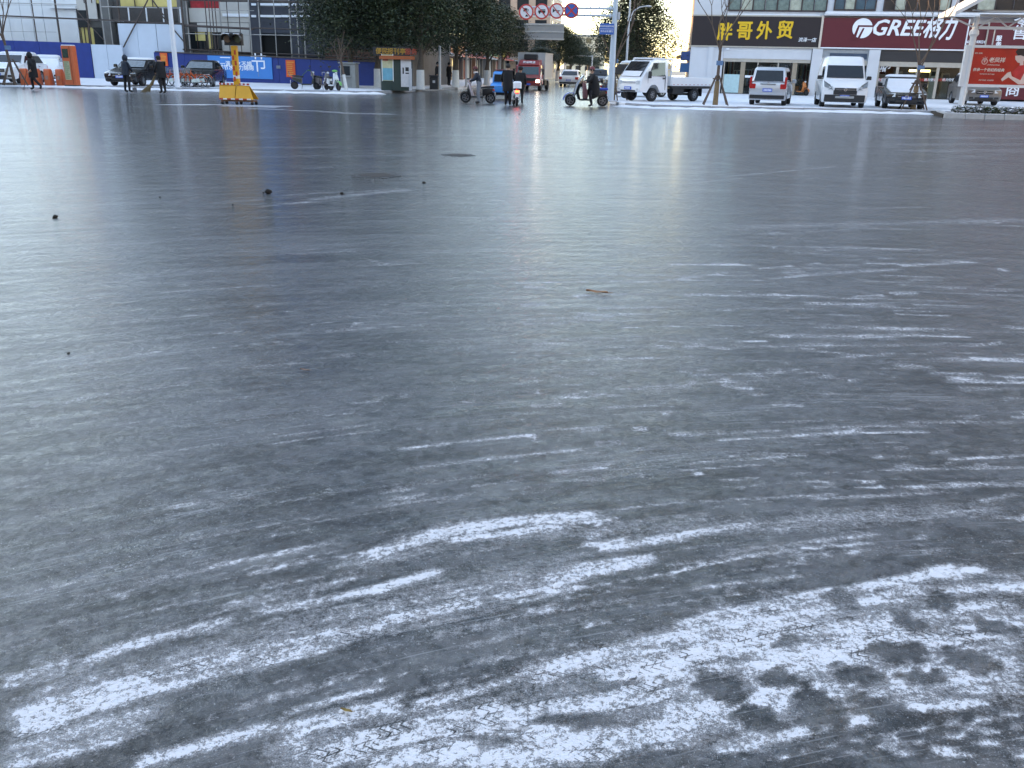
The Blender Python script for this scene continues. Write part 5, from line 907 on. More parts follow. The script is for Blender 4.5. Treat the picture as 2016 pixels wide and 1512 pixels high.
# ---- street lamp with curved arm, lamp arm far off, plain posts
p = on(1230,178); c = thing('street_lamp', p, 0, 'grey street lamp with a curved arm rising in front of the big evergreen', 'street lamp'); zt = AT(1228,42,p.y).z
part(c,'post',GPOLE,lambda b:b.tube([(0,0,0),(0,0,zt+2.2)],[.10,.06],8)); part(c,'arm',GPOLE,lambda b:b.tube([(.1,0,zt),(.25,0,zt+.55),(.7,0,zt+.85),(1.15,0,zt+.93)],[.05,.045,.04,.035],8)); part(c,'lamp_head',GPOLE,lambda b:b.ell((1.35,0,zt+.93),(.25,.1,.06),10,6)); part(c,'bracket',GPOLE,lambda b:(b.cbox(-.1,.15,-.08,.08,zt-.1,zt+.02,.01),b.cbox(-.1,.15,-.08,.08,zt+.12,zt+.2,.01)))
p = on(1079,163); c = thing('street_lamp', p, 0, 'short white pillar lamp at the far left kerb beyond the truck', 'street lamp'); part(c,'post',WPOLE,lambda b:b.tube([(0,0,0),(0,0,2.1)],[.10,.08],8)); part(c,'cap',GPOLE,lambda b:b.ell((0,0,2.12),(.12,.12,.08),8,4))
p = Vector((8.6,112,.13)); c = thing('street_lamp', p, 0, 'distant lamp post whose white arm hangs over the street', 'street lamp'); za = AT(1130,110,112).z; xa = AT(1136,110,112).x-p.x; part(c,'post',WPOLE,lambda b:b.tube([(0,0,0),(0,0,za)],.09,8)); part(c,'arm',WPOLE,lambda b:b.tube([(0,0,za-.13),(xa-.6,0,za-.1)],.06,6)); part(c,'lamp_head',WPOLE,lambda b:b.cbox(xa-1.0,xa-.5,-.15,.15,za-.4,za-.1,.03))
# ---- grey booth, newsstand, bins, posts on the left corner
p = on(688,173); bo = thing('grey_booth', p, R(-6), 'grey steel service booth with a dark window behind the white-painted sapling', 'booth')
part(bo,'cabinet',mat('booth_grey',(.24,.24,.23),.6,var=.15),lambda b:b.cbox(-.55,.45,-.1,.7,0,1.45,.04)); part(bo,'window',GLASS,lambda b:b.box(-.45,.10,-.115,-.102,.75,1.30)); part(bo,'ledge',mat('booth_grey2',(.32,.32,.31),.6),lambda b:b.box(-.5,.15,-.22,-.103,.66,.72)); part(bo,'side_column',mat('booth_grey3',(.28,.28,.26),.6),lambda b:b.box(.2,.44,-.13,-.102,.02,1.40)); part(bo,'roof',mat('booth_grey4',(.30,.31,.30),.6),lambda b:b.box(-.62,.52,-.2,.76,1.452,1.52))
p = on(757,178); p2 = on(812,179); nw = thing('newsstand', p, math.atan2(p2.y-p.y,p2.x-p.x), 'dark green newsstand with orange fascia and a white notice panel', 'newsstand')
L_ = (p2-p).length; DG = mat('dark_green_metal',(.022,.040,.034),.5,var=.2); zf0 = AT(780,117,p.y).z-.13; zf1 = AT(780,110,p.y).z-.13; zt1 = AT(770,97,p.y).z-.13
part(nw,'cabin',DG,lambda b:b.box(-.15,L_,.02,2.0,0,zf0)); part(nw,'fascia',mat('orange_fascia',(.34,.09,.03),.6),lambda b:b.box(-.2,L_+.15,-.18,2.05,zf0+.003,zf1)); sb = part(nw,'signboard',BLKP,lambda b:b.box(-.6,L_-.1,.05,.25,zf1+.003,zt1+.12))
text(sb,'lettering','便民',mat('amber_letter',(.40,.22,.03),.5),(-.1,.04,(zf1+zt1)/2+.05),.36,extrude=.01,bold=.006); text(sb,'lettering','报刊亭',MATS['amber_letter'],(.75,.04,(zf1+zt1)/2+.05),.36,extrude=.01,bold=.006); text(sb,'lettering','服务',mat('red_letter',(.35,.06,.03),.5),(1.6,.04,(zf1+zt1)/2+.05),.36,extrude=.01,bold=.006)
pq = part(nw,'poster',mat('newsstand_poster',(.50,.48,.30),.5,var=.5,scale=2),lambda b:b.box(-.10,.52,-.01,.018,.55,2.0)); part(pq,'poster_picture',mat('poster_blue',(.12,.35,.45),.5,var=.3,scale=3),lambda b:b.box(-.08,.50,-.014,-.0105,.58,1.25)); part(pq,'poster_picture',mat('poster_red',(.45,.12,.10),.5,var=.3),lambda b:b.box(-.05,.25,-.014,-.0105,1.65,1.9))
part(pq,'poster_frame',WLET,lambda b:(b.box(-.13,-.101,-.02,.018,.52,2.03),b.box(.521,.55,-.02,.018,.52,2.03)))
nq = part(nw,'notice_panel',mat('notice_white',(.55,.54,.55),.6),lambda b:b.box(.98,1.60,-.02,.018,.22,1.85)); part(nq,'print_line',BKS,lambda b:(b.box(1.08,1.16,-.024,-.0205,.95,1.30),b.box(1.25,1.45,-.024,-.0205,1.10,1.32),b.box(1.25,1.5,-.024,-.0205,.95,1.02)))
part(nw,'corner_post',GPOLE,lambda b:b.box(L_-.2,L_-.02,-.06,.018,.02,1.25))
for px,py,l in ((855,176,'black litter bin on the snowy pavement beside the steel post'),): 
    t = thing('litter_bin', on(px,py), 0, l, 'bin'); part(t,'body',BLKP,lambda b:b.cbox(-.28,.28,-.25,.25,0,.78,.05)); part(t,'lid',mat('bin_lid',(.04,.04,.045),.5),lambda b:b.cbox(-.31,.31,-.28,.28,.782,.86,.03)); part(t,'emblem',GPOLE,lambda b:b.box(-.08,.08,-.262,-.252,.4,.55))
for k,(px,py,h,l) in enumerate(((866,175,2.6,'grey steel post beside the black litter bin'),(918,172,2.3,'grey steel post in front of the left shops'),(1110,164,1.9,'white post at the far left kerb'),(1265,172,2.2,'thin post with finial behind the flatbed truck'))):
    t = thing('steel_post', on(px,py), 0, l, 'post'); part(t,'shaft',WPOLE if k>1 else GPOLE,lambda b:b.tube([(0,0,0),(0,0,h)],.085,8)); part(t,'cap',GPOLE,lambda b:b.ell((0,0,h),(.1,.1,.07),8,4)); part(t,'collar',GPOLE,lambda b:b.tube([(0,0,.0),(0,0,.12)],.13,8))
# ---- bus shelter with advertisement, planter in front
PX = on(1890,217,.13); bsx = R(-6)
sh = thing('bus_shelter', PX, bsx, 'white bus shelter with slatted roof, truss beam and a red advertisement', 'bus shelter')
WSH = mat('white_shelter_paint',(.58,.58,.58),.45,var=.05); Ysh = PX.y
def shp(px,py): a = AT(px,py,Ysh); return (a.x-PX.x)/math.cos(bsx), a.z-.13
zt = shp(1893,32)[1]; zc = shp(1890,66)[1]; zb1 = shp(1950,55)[1]; zb0 = shp(1950,31)[1]
part(sh,'post',WSH,lambda b:b.tube([(0,0,0),(0,0,zc)],.14,12),smooth=True); part(sh,'collar',WSH,lambda b:b.tube([(0,0,zc-.12),(0,0,zc-.02),(0,0,zc+.12),(0,0,zc+.2)],[.15,.22,.20,.14],12)); part(sh,'upper_post',WSH,lambda b:b.tube([(0,0,zc),(0,0,zt)],.12,12),smooth=True)
part(sh,'post',WSH,lambda b:b.tube([(4.2,0,0),(4.2,0,zt)],.13,12),smooth=True)
part(sh,'beam',WSH,lambda b:b.box(.14,6.5,-.07,.07,zb1-.06,zb1+.06)); part(sh,'beam',WSH,lambda b:b.box(.14,6.5,-.07,.07,zb0-.06,zb0+.06))
for k in range(9): x0 = .2+k*.62; part(sh,'truss_bar',WSH,lambda b:b.tube([(x0,0,zb1+.05 if k%2==0 else zb0-.05),(x0+.58,0,zb0-.05 if k%2==0 else zb1+.05)],.035,6))
ex, ez = shp(1868,30); tx, tz = shp(1926,0)
part(sh,'roof_edge',WSH,lambda b:b.loft([[(ex,-1.0,ez-.06),(ex,1.3,ez-.06),(ex,1.3,ez+.10),(ex,-1.0,ez+.10)],[(tx,-1.0,tz-.02),(tx,1.3,tz-.02),(tx,1.3,tz+.16),(tx,-1.0,tz+.16)],[(tx+1.6,-1.0,tz+.30),(tx+1.6,1.3,tz+.30),(tx+1.6,1.3,tz+.48),(tx+1.6,-1.0,tz+.48)],[(6.8,-1.0,tz+.34),(6.8,1.3,tz+.34),(6.8,1.3,tz+.52),(6.8,-1.0,tz+.52)]]))
for k in range(6): part(sh,'roof_slat',mat('grey_roof_slat',(.42,.42,.42),.5),lambda b:b.box(.1+k*.01,6.6,-.95+k*.36,-.63+k*.36,zb0+.10+k*.035,zb0+.13+k*.035))
part(sh,'brace',WSH,lambda b:b.tube([(ex+.1,0,ez-.02),(0,0,zc+.25)],.04,6))
part(sh,'roof_snow',SNOW,lambda b:b.loft([[(tx,-.95,tz+.162),(tx,1.25,tz+.162),(tx,1.25,tz+.2),(tx,-.95,tz+.2)],[(tx+1.6,-.95,tz+.482),(tx+1.6,1.25,tz+.482),(tx+1.6,1.25,tz+.55),(tx+1.6,-.95,tz+.55)],[(6.7,-.95,tz+.522),(6.7,1.25,tz+.522),(6.7,1.25,tz+.6),(6.7,-.95,tz+.6)]]))
part(sh,'drop_rod',WSH,lambda b:b.tube([(shp(1951,92)[0],0,zb1),(shp(1951,92)[0],.02,shp(1951,88)[1])],.03,6))
ax0, az1 = shp(1902,89); ax1, az0 = shp(2050,173)
AD = mat('red_advertisement',(.42,.022,.012),.35,var=.35,scale=1.1)
ad = part(sh,'advert_frame',WSH,lambda b:(b.box(ax0,ax1+1,-.12,.10,az1-.10,az1+.02),b.box(ax0,ax1+1,-.12,.10,az0-.02,az0+.10),b.box(ax0,ax0+.17,-.12,.10,az0+.102,az1-.102)))
part(ad,'advert_sheet',AD,lambda b:b.box(ax0+.172,ax1+1,-.06,.06,az0+.102,az1-.102))
CRM = mat('cream_print',(.66,.60,.52),.5)
def adt(px,py,body,size,**k): a = shp(px,py); text(ad,'lettering',body,CRM,(a[0],-.068,a[1]),size,extrude=.002,**k)
adt(1959,119,'老凤祥',.24,bold=.003,shear=.1); adt(1952,128,'LAOFENGXIANG',.075); adt(1943,138,'传承一个世纪的经典',.155,bold=.003,shear=.15); adt(1940,146,'中华老字号 始于1848',.07); adt(1925,105,'国礼·经典',.08); adt(1938,158,'洪泽专卖店  欢迎惠顾',.07)
a = shp(1936,121); part(ad,'crest',mat('pink_print',(.62,.35,.30),.5),lambda b:(b.disc((a[0],-.066,a[1]),(0,1,0),.10,.14,.006,20),[b.tube([(a[0],-.068,a[1]-.05),(a[0]+.16*math.cos(q),-.068,a[1]+.04+.18*math.sin(q))],[.02,.012],5) for q in (R(60),R(95),R(130))]))
# printed figure of a woman in red holding her hands together (flat print on the sheet)
f = shp(1999,110); SK = mat('printed_skin',(.62,.46,.40),.5); HR = mat('printed_hair',(.03,.018,.018),.5); DR = mat('printed_dress',(.50,.03,.03),.5,var=.3,scale=8)
fg = lambda nm,m,pts,y: part(ad,nm,m,lambda b:b.prism([shp(*q) for q in pts],y-.003,y))
fg('print_hair',HR,[(1994,102),(1998,97),(2006,95),(2014,98),(2018,106),(2016,116),(2010,118),(1998,110)],-.0645)
fg('print_face',SK,[(1993,110),(2003,109),(2011,112),(2010,119),(2004,125),(1997,123),(1993,117)],-.0690)
fg('print_dress',DR,[(1998,131),(2005,126),(2014,127),(2020,132),(2022,168),(2002,168),(1993,160),(1987,142)],-.0645)
fg('print_arms',SK,[(2010,142),(2014,146),(2008,166),(1998,166),(1980,152),(1968,160),(1966,156),(1978,143),(1984,141),(1986,150),(2002,158)],-.0690)
fg('print_neck',SK,[(2002,121),(2008,121),(2008,128),(2001,129)],-.0668)
# planter: kerb ring and hedge of small leaves with snow
pk = [xy(1842,227),xy(1858,232),xy(1900,233.5),xy(2016,237),xy(2120,240)]
pn = thing('planter_bed', (pk[0][0],pk[0][1],0), 0, 'kerbed planting bed in front of the bus shelter', 'planter'); p0 = Vector((*pk[0],0))
for a, c in zip(pk[:-1],pk[1:]):
    a = Vector((*a,0))-p0; c = Vector((*c,0))-p0; n = max(1,round((c-a).length/.9))
    for i in range(n):
        q0 = a+(c-a)*i/n; dr = (c-a)/n; part(pn,'kerb_stone',mat('pale_granite_kerb',(.42,.42,.42),.8,var=.2,scale=5),lambda b:b.cbox(0,dr.length-.012,0,.18,0,.22,.03),loc=q0,rz=math.atan2(dr.y,dr.x))
part(pn,'soil',mat('dark_soil',(.05,.04,.03),.9),lambda b:b.prism([(q[0]-p0.x,q[1]-p0.y+.17) for q in pk]+[(pk[-1][0]-p0.x,pk[-1][1]-p0.y+1.4),(pk[0][0]-p0.x+.3,pk[0][1]-p0.y+1.2)],.0,.15,'z'))
LEAFM = [mat('hedge_leaf_green',(.045,.075,.025),.6,var=.5,scale=9),mat('hedge_leaf_olive',(.10,.085,.035),.6,var=.5,scale=9)]
def leaf_cloud(b, n, fn, s0, s1, r, flat=0):
    for _ in range(n):
        c = Vector(fn(r)); s = r.uniform(s0,s1); e = Euler((r.uniform(-1.2,1.2)*(1-flat),r.uniform(-1.2,1.2)*(1-flat),r.uniform(0,6.28))).to_matrix()
        o = len(b.v); b.v += [tuple(c+e@Vector(q)*s) for q in ((-.5,0,0),(0,-.28,.04),(.5,0,0),(0,.28,.04))]; b.f.append((o,o+1,o+2,o+3)); b.mi.append(b.m)
hs = []
Lh = pk[-1][0]-pk[0][0]-.4; nh = 16
for i in range(nh):
    x = .35+Lh*i/nh; k = (x+p0.x-pk[1][0])/(pk[-1][0]-pk[1][0]); y0 = pk[1][1]+(pk[-1][1]-pk[1][1])*k+.75
    hb = thing('hedge_shrub', (x+p0.x,y0,.15), 0, 'low evergreen shrub dusted with snow in the planting bed', 'shrub', 'shrubs in the planter bed')
    if i == 0:
        r_ = random.Random(3); b = MB(); leaf_cloud(b,300,lambda r:(lambda a,q,h:(math.cos(a)*q,math.sin(a)*q*1.1,h))(r.uniform(0,6.28),.50*r.random()**.5,r.uniform(.03,.30)),.06,.12,r_); lm1 = b.mesh('foliage',LEAFM[0]); b = MB(); leaf_cloud(b,170,lambda r:(lambda a,q,h:(math.cos(a)*q,math.sin(a)*q,h))(r.uniform(0,6.28),.52*r.random()**.5,r.uniform(.05,.33)),.06,.12,r_); lm2 = b.mesh('foliage',LEAFM[1]); b = MB(); leaf_cloud(b,260,lambda r:(lambda a,q,h:(math.cos(a)*q,math.sin(a)*q-.1,h))(r.uniform(0,6.28),.5*r.random()**.5,r.uniform(.05,.32)),.09,.2,r_,.7); lm3 = b.mesh('snow_dusting',SNOW)
    for nm, m_ in (('foliage',lm1),('olive_foliage',lm2),('snow_dusting',lm3)): q = bpy.data.objects.new(nm,m_); COL.objects.link(q); q.parent = hb; q.rotation_euler.z = rnd.uniform(0,6)
# ================================================================ TREES
BARK = mat('grey_brown_bark',(.10,.08,.065),.9,var=.35,scale=8,bump=.6); LIME = mat('lime_washed_bark',(.62,.62,.60),.85,var=.15,scale=6,bump=.4)
def crown_mesh(name, seed, H, Rw, n, shape):
    r = random.Random(seed); b = MB(); cl = []
    for _ in range(int(n/30)):
        t = r.random()**.85; z = t*H; w = shape(t)*Rw; a = r.uniform(0,6.283); q = w*(r.random()**.42); cl.append((Vector((q*math.cos(a),q*math.sin(a),z)), r.uniform(.45,.95)*Rw*.22))
    for c, s in cl:
        b.m = 0 if r.random() < .62 else 1
        leaf_cloud(b, 30, lambda q:(c.x+q.gauss(0,s),c.y+q.gauss(0,s),c.z+q.gauss(0,s*.8)), .11, .25, r)
    return b.mesh(name,[mat('dark_evergreen_leaf',(.022,.036,.017),.6,var=.6,scale=1.5),mat('evergreen_leaf',(.046,.064,.024),.6,var=.5,scale=1.5)])
ov = lambda t: (math.sin(math.pi*min(1,.12+.88*t)**.72))**.6*(1 if t<.5 else 1-.25*(t-.5)); cone = lambda t: (min(1,t*5+.45))*(1-t*.82)**.8
CM = [crown_mesh('crown',11,8.2,3.2,27000,ov),crown_mesh('crown',12,8.6,3.0,8000,cone),crown_mesh('crown',13,7.5,2.7,20000,ov)]
def evergreen(px,py,zc,scale,ci,label,rz=0,lime=True,pos=None,zs=None):
    zs = zs or scale
    p = pos or on(px,py); t = thing('evergreen_tree', p, rz, label, 'tree', 'evergreen street trees')
    zc_ = zc; tr_ = part(t,'trunk',BARK,lambda b:(b.tube([(0,0,1.15 if lime else 0),(.05,.03,zc*.7),(.1,.0,zc+4.5*zs)],[.20*scale+.04,.17*scale,.07],10),[b.tube([(.05,.03,zc*.75+k*.3),(1.1*scale*math.cos(k*2.1),1.1*scale*math.sin(k*2.1),zc+1.2*zs+k*.5*zs)],[.09,.03],6) for k in range(5)]),smooth=True)
    if lime: part(tr_,'lime_wash',LIME,lambda b:b.tube([(0,0,0),(0,0,.2),(0,0,1.17)],[.30*scale+.04,.24*scale+.04,.215*scale+.045],10),smooth=True)
    c = bpy.data.objects.new('crown',CM[ci]); COL.objects.link(c); c.parent = t; c.location = (0,0,zc); c.scale = (scale,scale,zs); c.rotation_euler.z = rnd.uniform(0,6); return t
evergreen(690,171.5,2.2,.98,0,'dark evergreen with its crown low over the grey booth',lime=False,zs=.72)
evergreen(745,172.5,2.5,1.05,0,'evergreen with lime-washed trunk beside the newsstand',zs=.75)
evergreen(828,176,2.6,.95,2,'evergreen with slim white trunk base between newsstand and litter bin',zs=.70)
evergreen(897,172,2.4,.95,0,'evergreen standing behind the steel post by the left shops',zs=.60)
evergreen(958,168,2.3,.88,2,'evergreen behind the person astride the folding bike',zs=.56)
evergreen(985,165.5,2.4,.84,0,'evergreen whose crown edge reaches under the grey guide sign',zs=.47)
LK1 = Vector((*lk[-1],.13))
for px,top,Y_,wpx,ci,l in ((1062,92,92,34,2,'low evergreen just beyond the red truck on the left kerb'),(1098,50,112,44,0,'taller evergreen behind the guide sign on the left kerb'),(1122,72,130,34,2,'evergreen far along the left kerb'),(1140,93,150,26,0,'round evergreen further along the left kerb'),(1156,112,185,20,2,'evergreen near the far end of the left kerb'),(1168,122,230,14,0,'evergreen at the far end of the left kerb')):
    q = AT(px,150,Y_); zt_ = AT(px,top,Y_).z; evergreen(0,0,2.1,wpx*Y_/1750/2.7,ci,l,pos=Vector((q.x,Y_,.13)),zs=(zt_-2.3)/(8.4 if ci==0 else 7.7))
pT = AT(1246,175,78); evergreen(0,0,2.0,1.12,0,'big broad evergreen rising behind the flatbed truck',pos=Vector((pT.x,78,.13)),lime=False,zs=.66)
pT = AT(1232,175,92); evergreen(0,0,2.2,.85,2,'evergreen behind the big broad one on the right kerb',pos=Vector((pT.x,92,.13)),zs=.50)
pT = AT(1222,175,108); evergreen(0,0,2.1,.75,0,'evergreen far along the right kerb',pos=Vector((pT.x,108,.13)),zs=.42)
# ---- bare young trees with timber props
TWIG = mat('bare_twig_bark',(.12,.085,.065),.85,var=.3,scale=10); WRAP = mat('straw_wrapped_trunk',(.22,.15,.08),.9,var=.35,scale=12,bump=.6); PROP = mat('timber_prop',(.10,.07,.055),.85,var=.3,scale=6)
def bare_tree(px,py,H,label,seed,fork=1.9,props=True,lean=0,spread=.35,wrap=True,z=.13,r0=.085):
    t = thing('bare_tree', on(px,py,z), 0, label, 'tree'); r = random.Random(seed)
    part(t,'trunk',TWIG,lambda b:b.tube([(0,0,0),(lean*.5,0,fork*.5),(lean,0,fork)],[r0,r0*.85,r0*.72],8),smooth=True)
    if wrap: part(t,'trunk_wrap',WRAP,lambda b:b.tube([(0,0,0),(lean*.25,0,1.05)],[r0*1.5,r0*1.3],9),smooth=True)
    def grow(b,p,d,L,rad,lev):
        q = p+d*L*.5+Vector((r.gauss(0,.03),r.gauss(0,.03),0)); e = q+(d+Vector((r.gauss(0,.12),r.gauss(0,.12),.06))).normalized()*L*.5
        b.tube([p,q,e],[rad,rad*.8,rad*.6],5 if lev else 6)
        if lev < 4:
            for k in range(2 if lev else 3):
                a = r.uniform(0,6.283); s = spread*r.uniform(.6,1.5); grow(b,e if k<2 else q,(d+Vector((math.cos(a)*s,math.sin(a)*s,.12))).normalized(),L*r.uniform(.62,.85),rad*.6,lev+1)
    top = Vector((lean,0,fork))
    for k in range(4):
        a = k*1.6+r.uniform(-.3,.3); part(t,'branch',TWIG,lambda b:grow(b,top-Vector((0,0,.12*k)),Vector((math.cos(a)*.45,math.sin(a)*.45,1)).normalized(),(H-fork)*.36,r0*.5,1))
    if props:
        for k in range(4):
            a = R(20+90*k)+seed; part(t,'prop',PROP,lambda b:b.tube([(math.cos(a)*.78,math.sin(a)*.78,0),(math.cos(a)*.09,math.sin(a)*.09,1.3)],.034,6))
        part(t,'prop_ring',PROP,lambda b:(b.tube([(-.2,-.14,1.16),(.2,-.14,1.16)],.03,6),b.tube([(-.2,.14,1.16),(.2,.14,1.16)],.03,6)))
        part(t,'tree_tag',mat('blue_tree_tag',(.10,.20,.35),.5),lambda b:b.box(-.16,.16,-.16,-.15,1.75,1.95))
    return t
bare_tree(1408,206.5,6.0,'bare young tree on timber props before the clothes shop',5,fork=2.6)
bare_tree(1797,215.5,6.2,'bare young tree on timber props before the black sedan',8,fork=2.0)
bare_tree(30,167.5,6.2,'bare young tree on timber props beside the orange bike docks',12,fork=2.5,lean=-.25,wrap=False)
bare_tree(1206,197,6.0,'bare young tree with a wrapped trunk behind the sign mast',14,fork=1.8,spread=.25)
bare_tree(682,177,3.2,'slim leaning sapling with a white-painted stem before the grey booth',20,fork=1.7,props=False,lean=-.25,wrap=False,r0=.07)
sp = [o for o in COL.objects if o.parent is None and o.get('label','').startswith('slim leaning sapling')][0]; part(sp,'white_paint',LIME,lambda b:b.tube([(0,0,0),(-.12,0,.85)],[.10,.085],8))
# ================================================================ LEFT ROW OF SHOPS UP THE STREET
rs0 = LK1 + STREET*13 + Vector((-6.2,1.5,0)); LRf = Face((rs0.x,rs0.y),(rs0.x+STREET.x,rs0.y+STREET.y))
FACES = [((.09,.07,.06),'brown'),((.30,.27,.24),'beige'),((.16,.16,.17),'charcoal'),((.34,.20,.13),'orange brown'),((.28,.28,.29),'grey'),((.32,.25,.20),'pinkish'),((.2,.17,.15),'dark tan'),((.33,.30,.25),'cream'),((.25,.24,.24),'ash grey')]
SIGNC = [(.40,.04,.03),(.10,.12,.16),(.45,.14,.03),(.06,.10,.25),(.35,.03,.05),(.05,.18,.10),(.4,.3,.05),(.3,.05,.05),(.08,.08,.1)]
SIGNN = ['red','slate','orange','navy','crimson','green','mustard','dark red','black']
for k in range(9):
    w = 9.0; dp = 2.0 if k == 0 else 9.0; h = [6.4,7,6.2,7.4,6.6,7.2,6.4,7,6.5][k]; p = rs0+STREET*(w*k-2)
    t = thing('row_shop', (p.x,p.y,0), LRf.ang, '%s two-storey shop with a %s sign in the left row' % (FACES[k][1],SIGNN[k]), 'shop')
    part(t,'wall',mat('row_wall_%d'%k,FACES[k][0],.8,var=.15,scale=1),lambda b:b.box(.02,w-.02,.3,dp,3.2,h)); part(t,'party_wall',mat('row_wall_%d'%k,(1,1,1)),lambda b:b.box(.02,.35,.0,dp,0,3.198)); part(t,'party_wall',mat('row_wall_%d'%k,(1,1,1)),lambda b:b.box(w-.35,w-.02,.0,dp,0,3.198))
    part(t,'sign_fascia',mat('row_sign_%d'%k,SIGNC[k],.5),lambda b:b.box(.1,w-.1,-.25,.29,2.9,3.7)); part(t,'shop_glass',GLASS,lambda b:b.box(.36,w-.36,.5,.55,.15,2.89))
    for i in range(4): part(t,'mullion',TRIM,lambda b:b.box(.5+i*2.6,.62+i*2.6,.40,.49,.15,2.88))
    part(t,'roller_shutter',mat('shutter_grey',(.28,.28,.29),.6),lambda b:b.box(w*.5,w*.5+2.0,.38,.48,.15,2.6) if k%2 else b.box(.7,2.4,.38,.48,.15,2.6))
    for i in range(3):
        q = part(t,'window',DFRAME,lambda b:b.box(.8+i*2.8,2.6+i*2.8,.22,.298,4.3,5.7)); part(q,'pane',GLASS,lambda b:b.box(.88+i*2.8,2.52+i*2.8,.20,.218,4.38,5.62))
    part(t,'door',mat('row_door_%d'%k,(.25,.06,.05) if k%3==0 else (.2,.15,.1),.6),lambda b:b.box(w*.33,w*.33+1.0,.36,.47,.15,2.3)); part(t,'roof',mat('grey_flat_roof',(.3,.3,.3)),lambda b:b.box(-.0,w-.0,-.1,dp+.1,h+.003,h+.25))
    text(t,'sign_lettering',['小吃店','五金电器','烟酒副食','修理铺','鲜花','药房','理发','面馆','手机'][k],mat('amber_letter',(1,1,1)),(w*.5,-.262,3.3),.55,rot=(R(90),0,0),extrude=.01,bold=.006)
    part(t,'awning',mat('row_awning_%d'%(k%3),[(.35,.05,.04),(.25,.25,.26),(.40,.12,.05)][k%3],.6,var=.2),lambda b:b.loft([[(.3,-1.5,2.45),(w-.3,-1.5,2.45),(w-.3,-1.5,2.55),(.3,-1.5,2.55)],[(.3,-.26,2.8),(w-.3,-.26,2.8),(w-.3,-.26,2.9),(.3,-.26,2.9)]]))
# far apartment houses, then unseen ones added to shape the light
def apartment(name, x, y, rz, W, D, H, c, label, nfl, nw, side=True):
    t = thing(name,(x,y,0),rz,label,'building'); m = mat(name+'_wall_%d'%(int(x*10)),c,.8,var=.12,scale=.3)
    part(t,'wall',m,lambda b:b.box(0,W,0,D,0,H)); part(t,'roof',mat('grey_flat_roof',(.3,.3,.3)),lambda b:b.box(-.3,W+.3,-.3,D+.3,H+.003,H+.7))
    for f in range(nfl):
        part(t,'floor_band',mat('pale_band',(.5,.46,.42),.8),lambda b:b.box(-.06,W+.06,-.06,D+.06,3*(f+1)-.12,3*(f+1)+.12))
        for i in range(nw):
            u = W*(i+.5)/nw; q = part(t,'window',DFRAME,lambda b:b.box(u-.9,u+.9,-.05,-.002,3*f+.9,3*f+2.5)); part(q,'pane',GLASS,lambda b:b.box(u-.82,u+.82,-.07,-.052,3*f+.98,3*f+2.42))
        if side:
            for i in range(3):
                v = D*(i+.5)/3; q = part(t,'window',DFRAME,lambda b:b.box(W+.002,W+.05,v-.8,v+.8,3*f+.9,3*f+2.5)); part(q,'pane',GLASS,lambda b:b.box(W+.052,W+.07,v-.72,v+.72,3*f+.98,3*f+2.42))
    return t
a0, a1 = AT(945,40,150), AT(1085,40,150)
ap = apartment('apartment_house', a0.x-6, 150, R(-9.5), a1.x-a0.x+6, 14, 15, (.46,.33,.25), 'pinkish apartment house rising behind the left trees and guide sign', 5, 6)
a0 = AT(1112,100,330); apartment('apartment_house', a0.x, 330, R(-9.5), 13, 12, 12, (.55,.48,.38), 'cream apartment house closing the far end of the street', 4, 4, False)
apartment('apartment_house', -100, -70, R(90), 190, 16, 30, (.42,.38,.34), 'long grey apartment house added unseen to shade the crossing', 8, 30, False)  # unseen block, sized and placed to keep low sun off the crossing
apartment('apartment_house', -105, 76, R(3), 46, 14, 13, (.44,.42,.40), 'grey apartment house added unseen beyond the hoarding to block horizon glow', 4, 9, False)  # unseen, added to hide the warm horizon from the ice reflections
apartment('apartment_house', 37, 60, R(-10), 46, 16, 30, (.46,.43,.41), 'pale apartment house added unseen past the bus shelter to block horizon glow', 9, 9, False)  # added out of frame so the ice mirrors less bright horizon
apartment('apartment_house', 62, -20, R(180), 124, 14, 24, (.40,.38,.36), 'long grey apartment house added unseen behind the camera to cut sky light', 7, 20, False)  # added behind the camera to hold back ambient sky light
apartment('apartment_house', 50, 34, R(-90), 54, 14, 24, (.43,.40,.38), 'grey apartment house added unseen along the right side road to cut sky light', 7, 10, False)  # unseen, added at the right to reduce ambient sky light
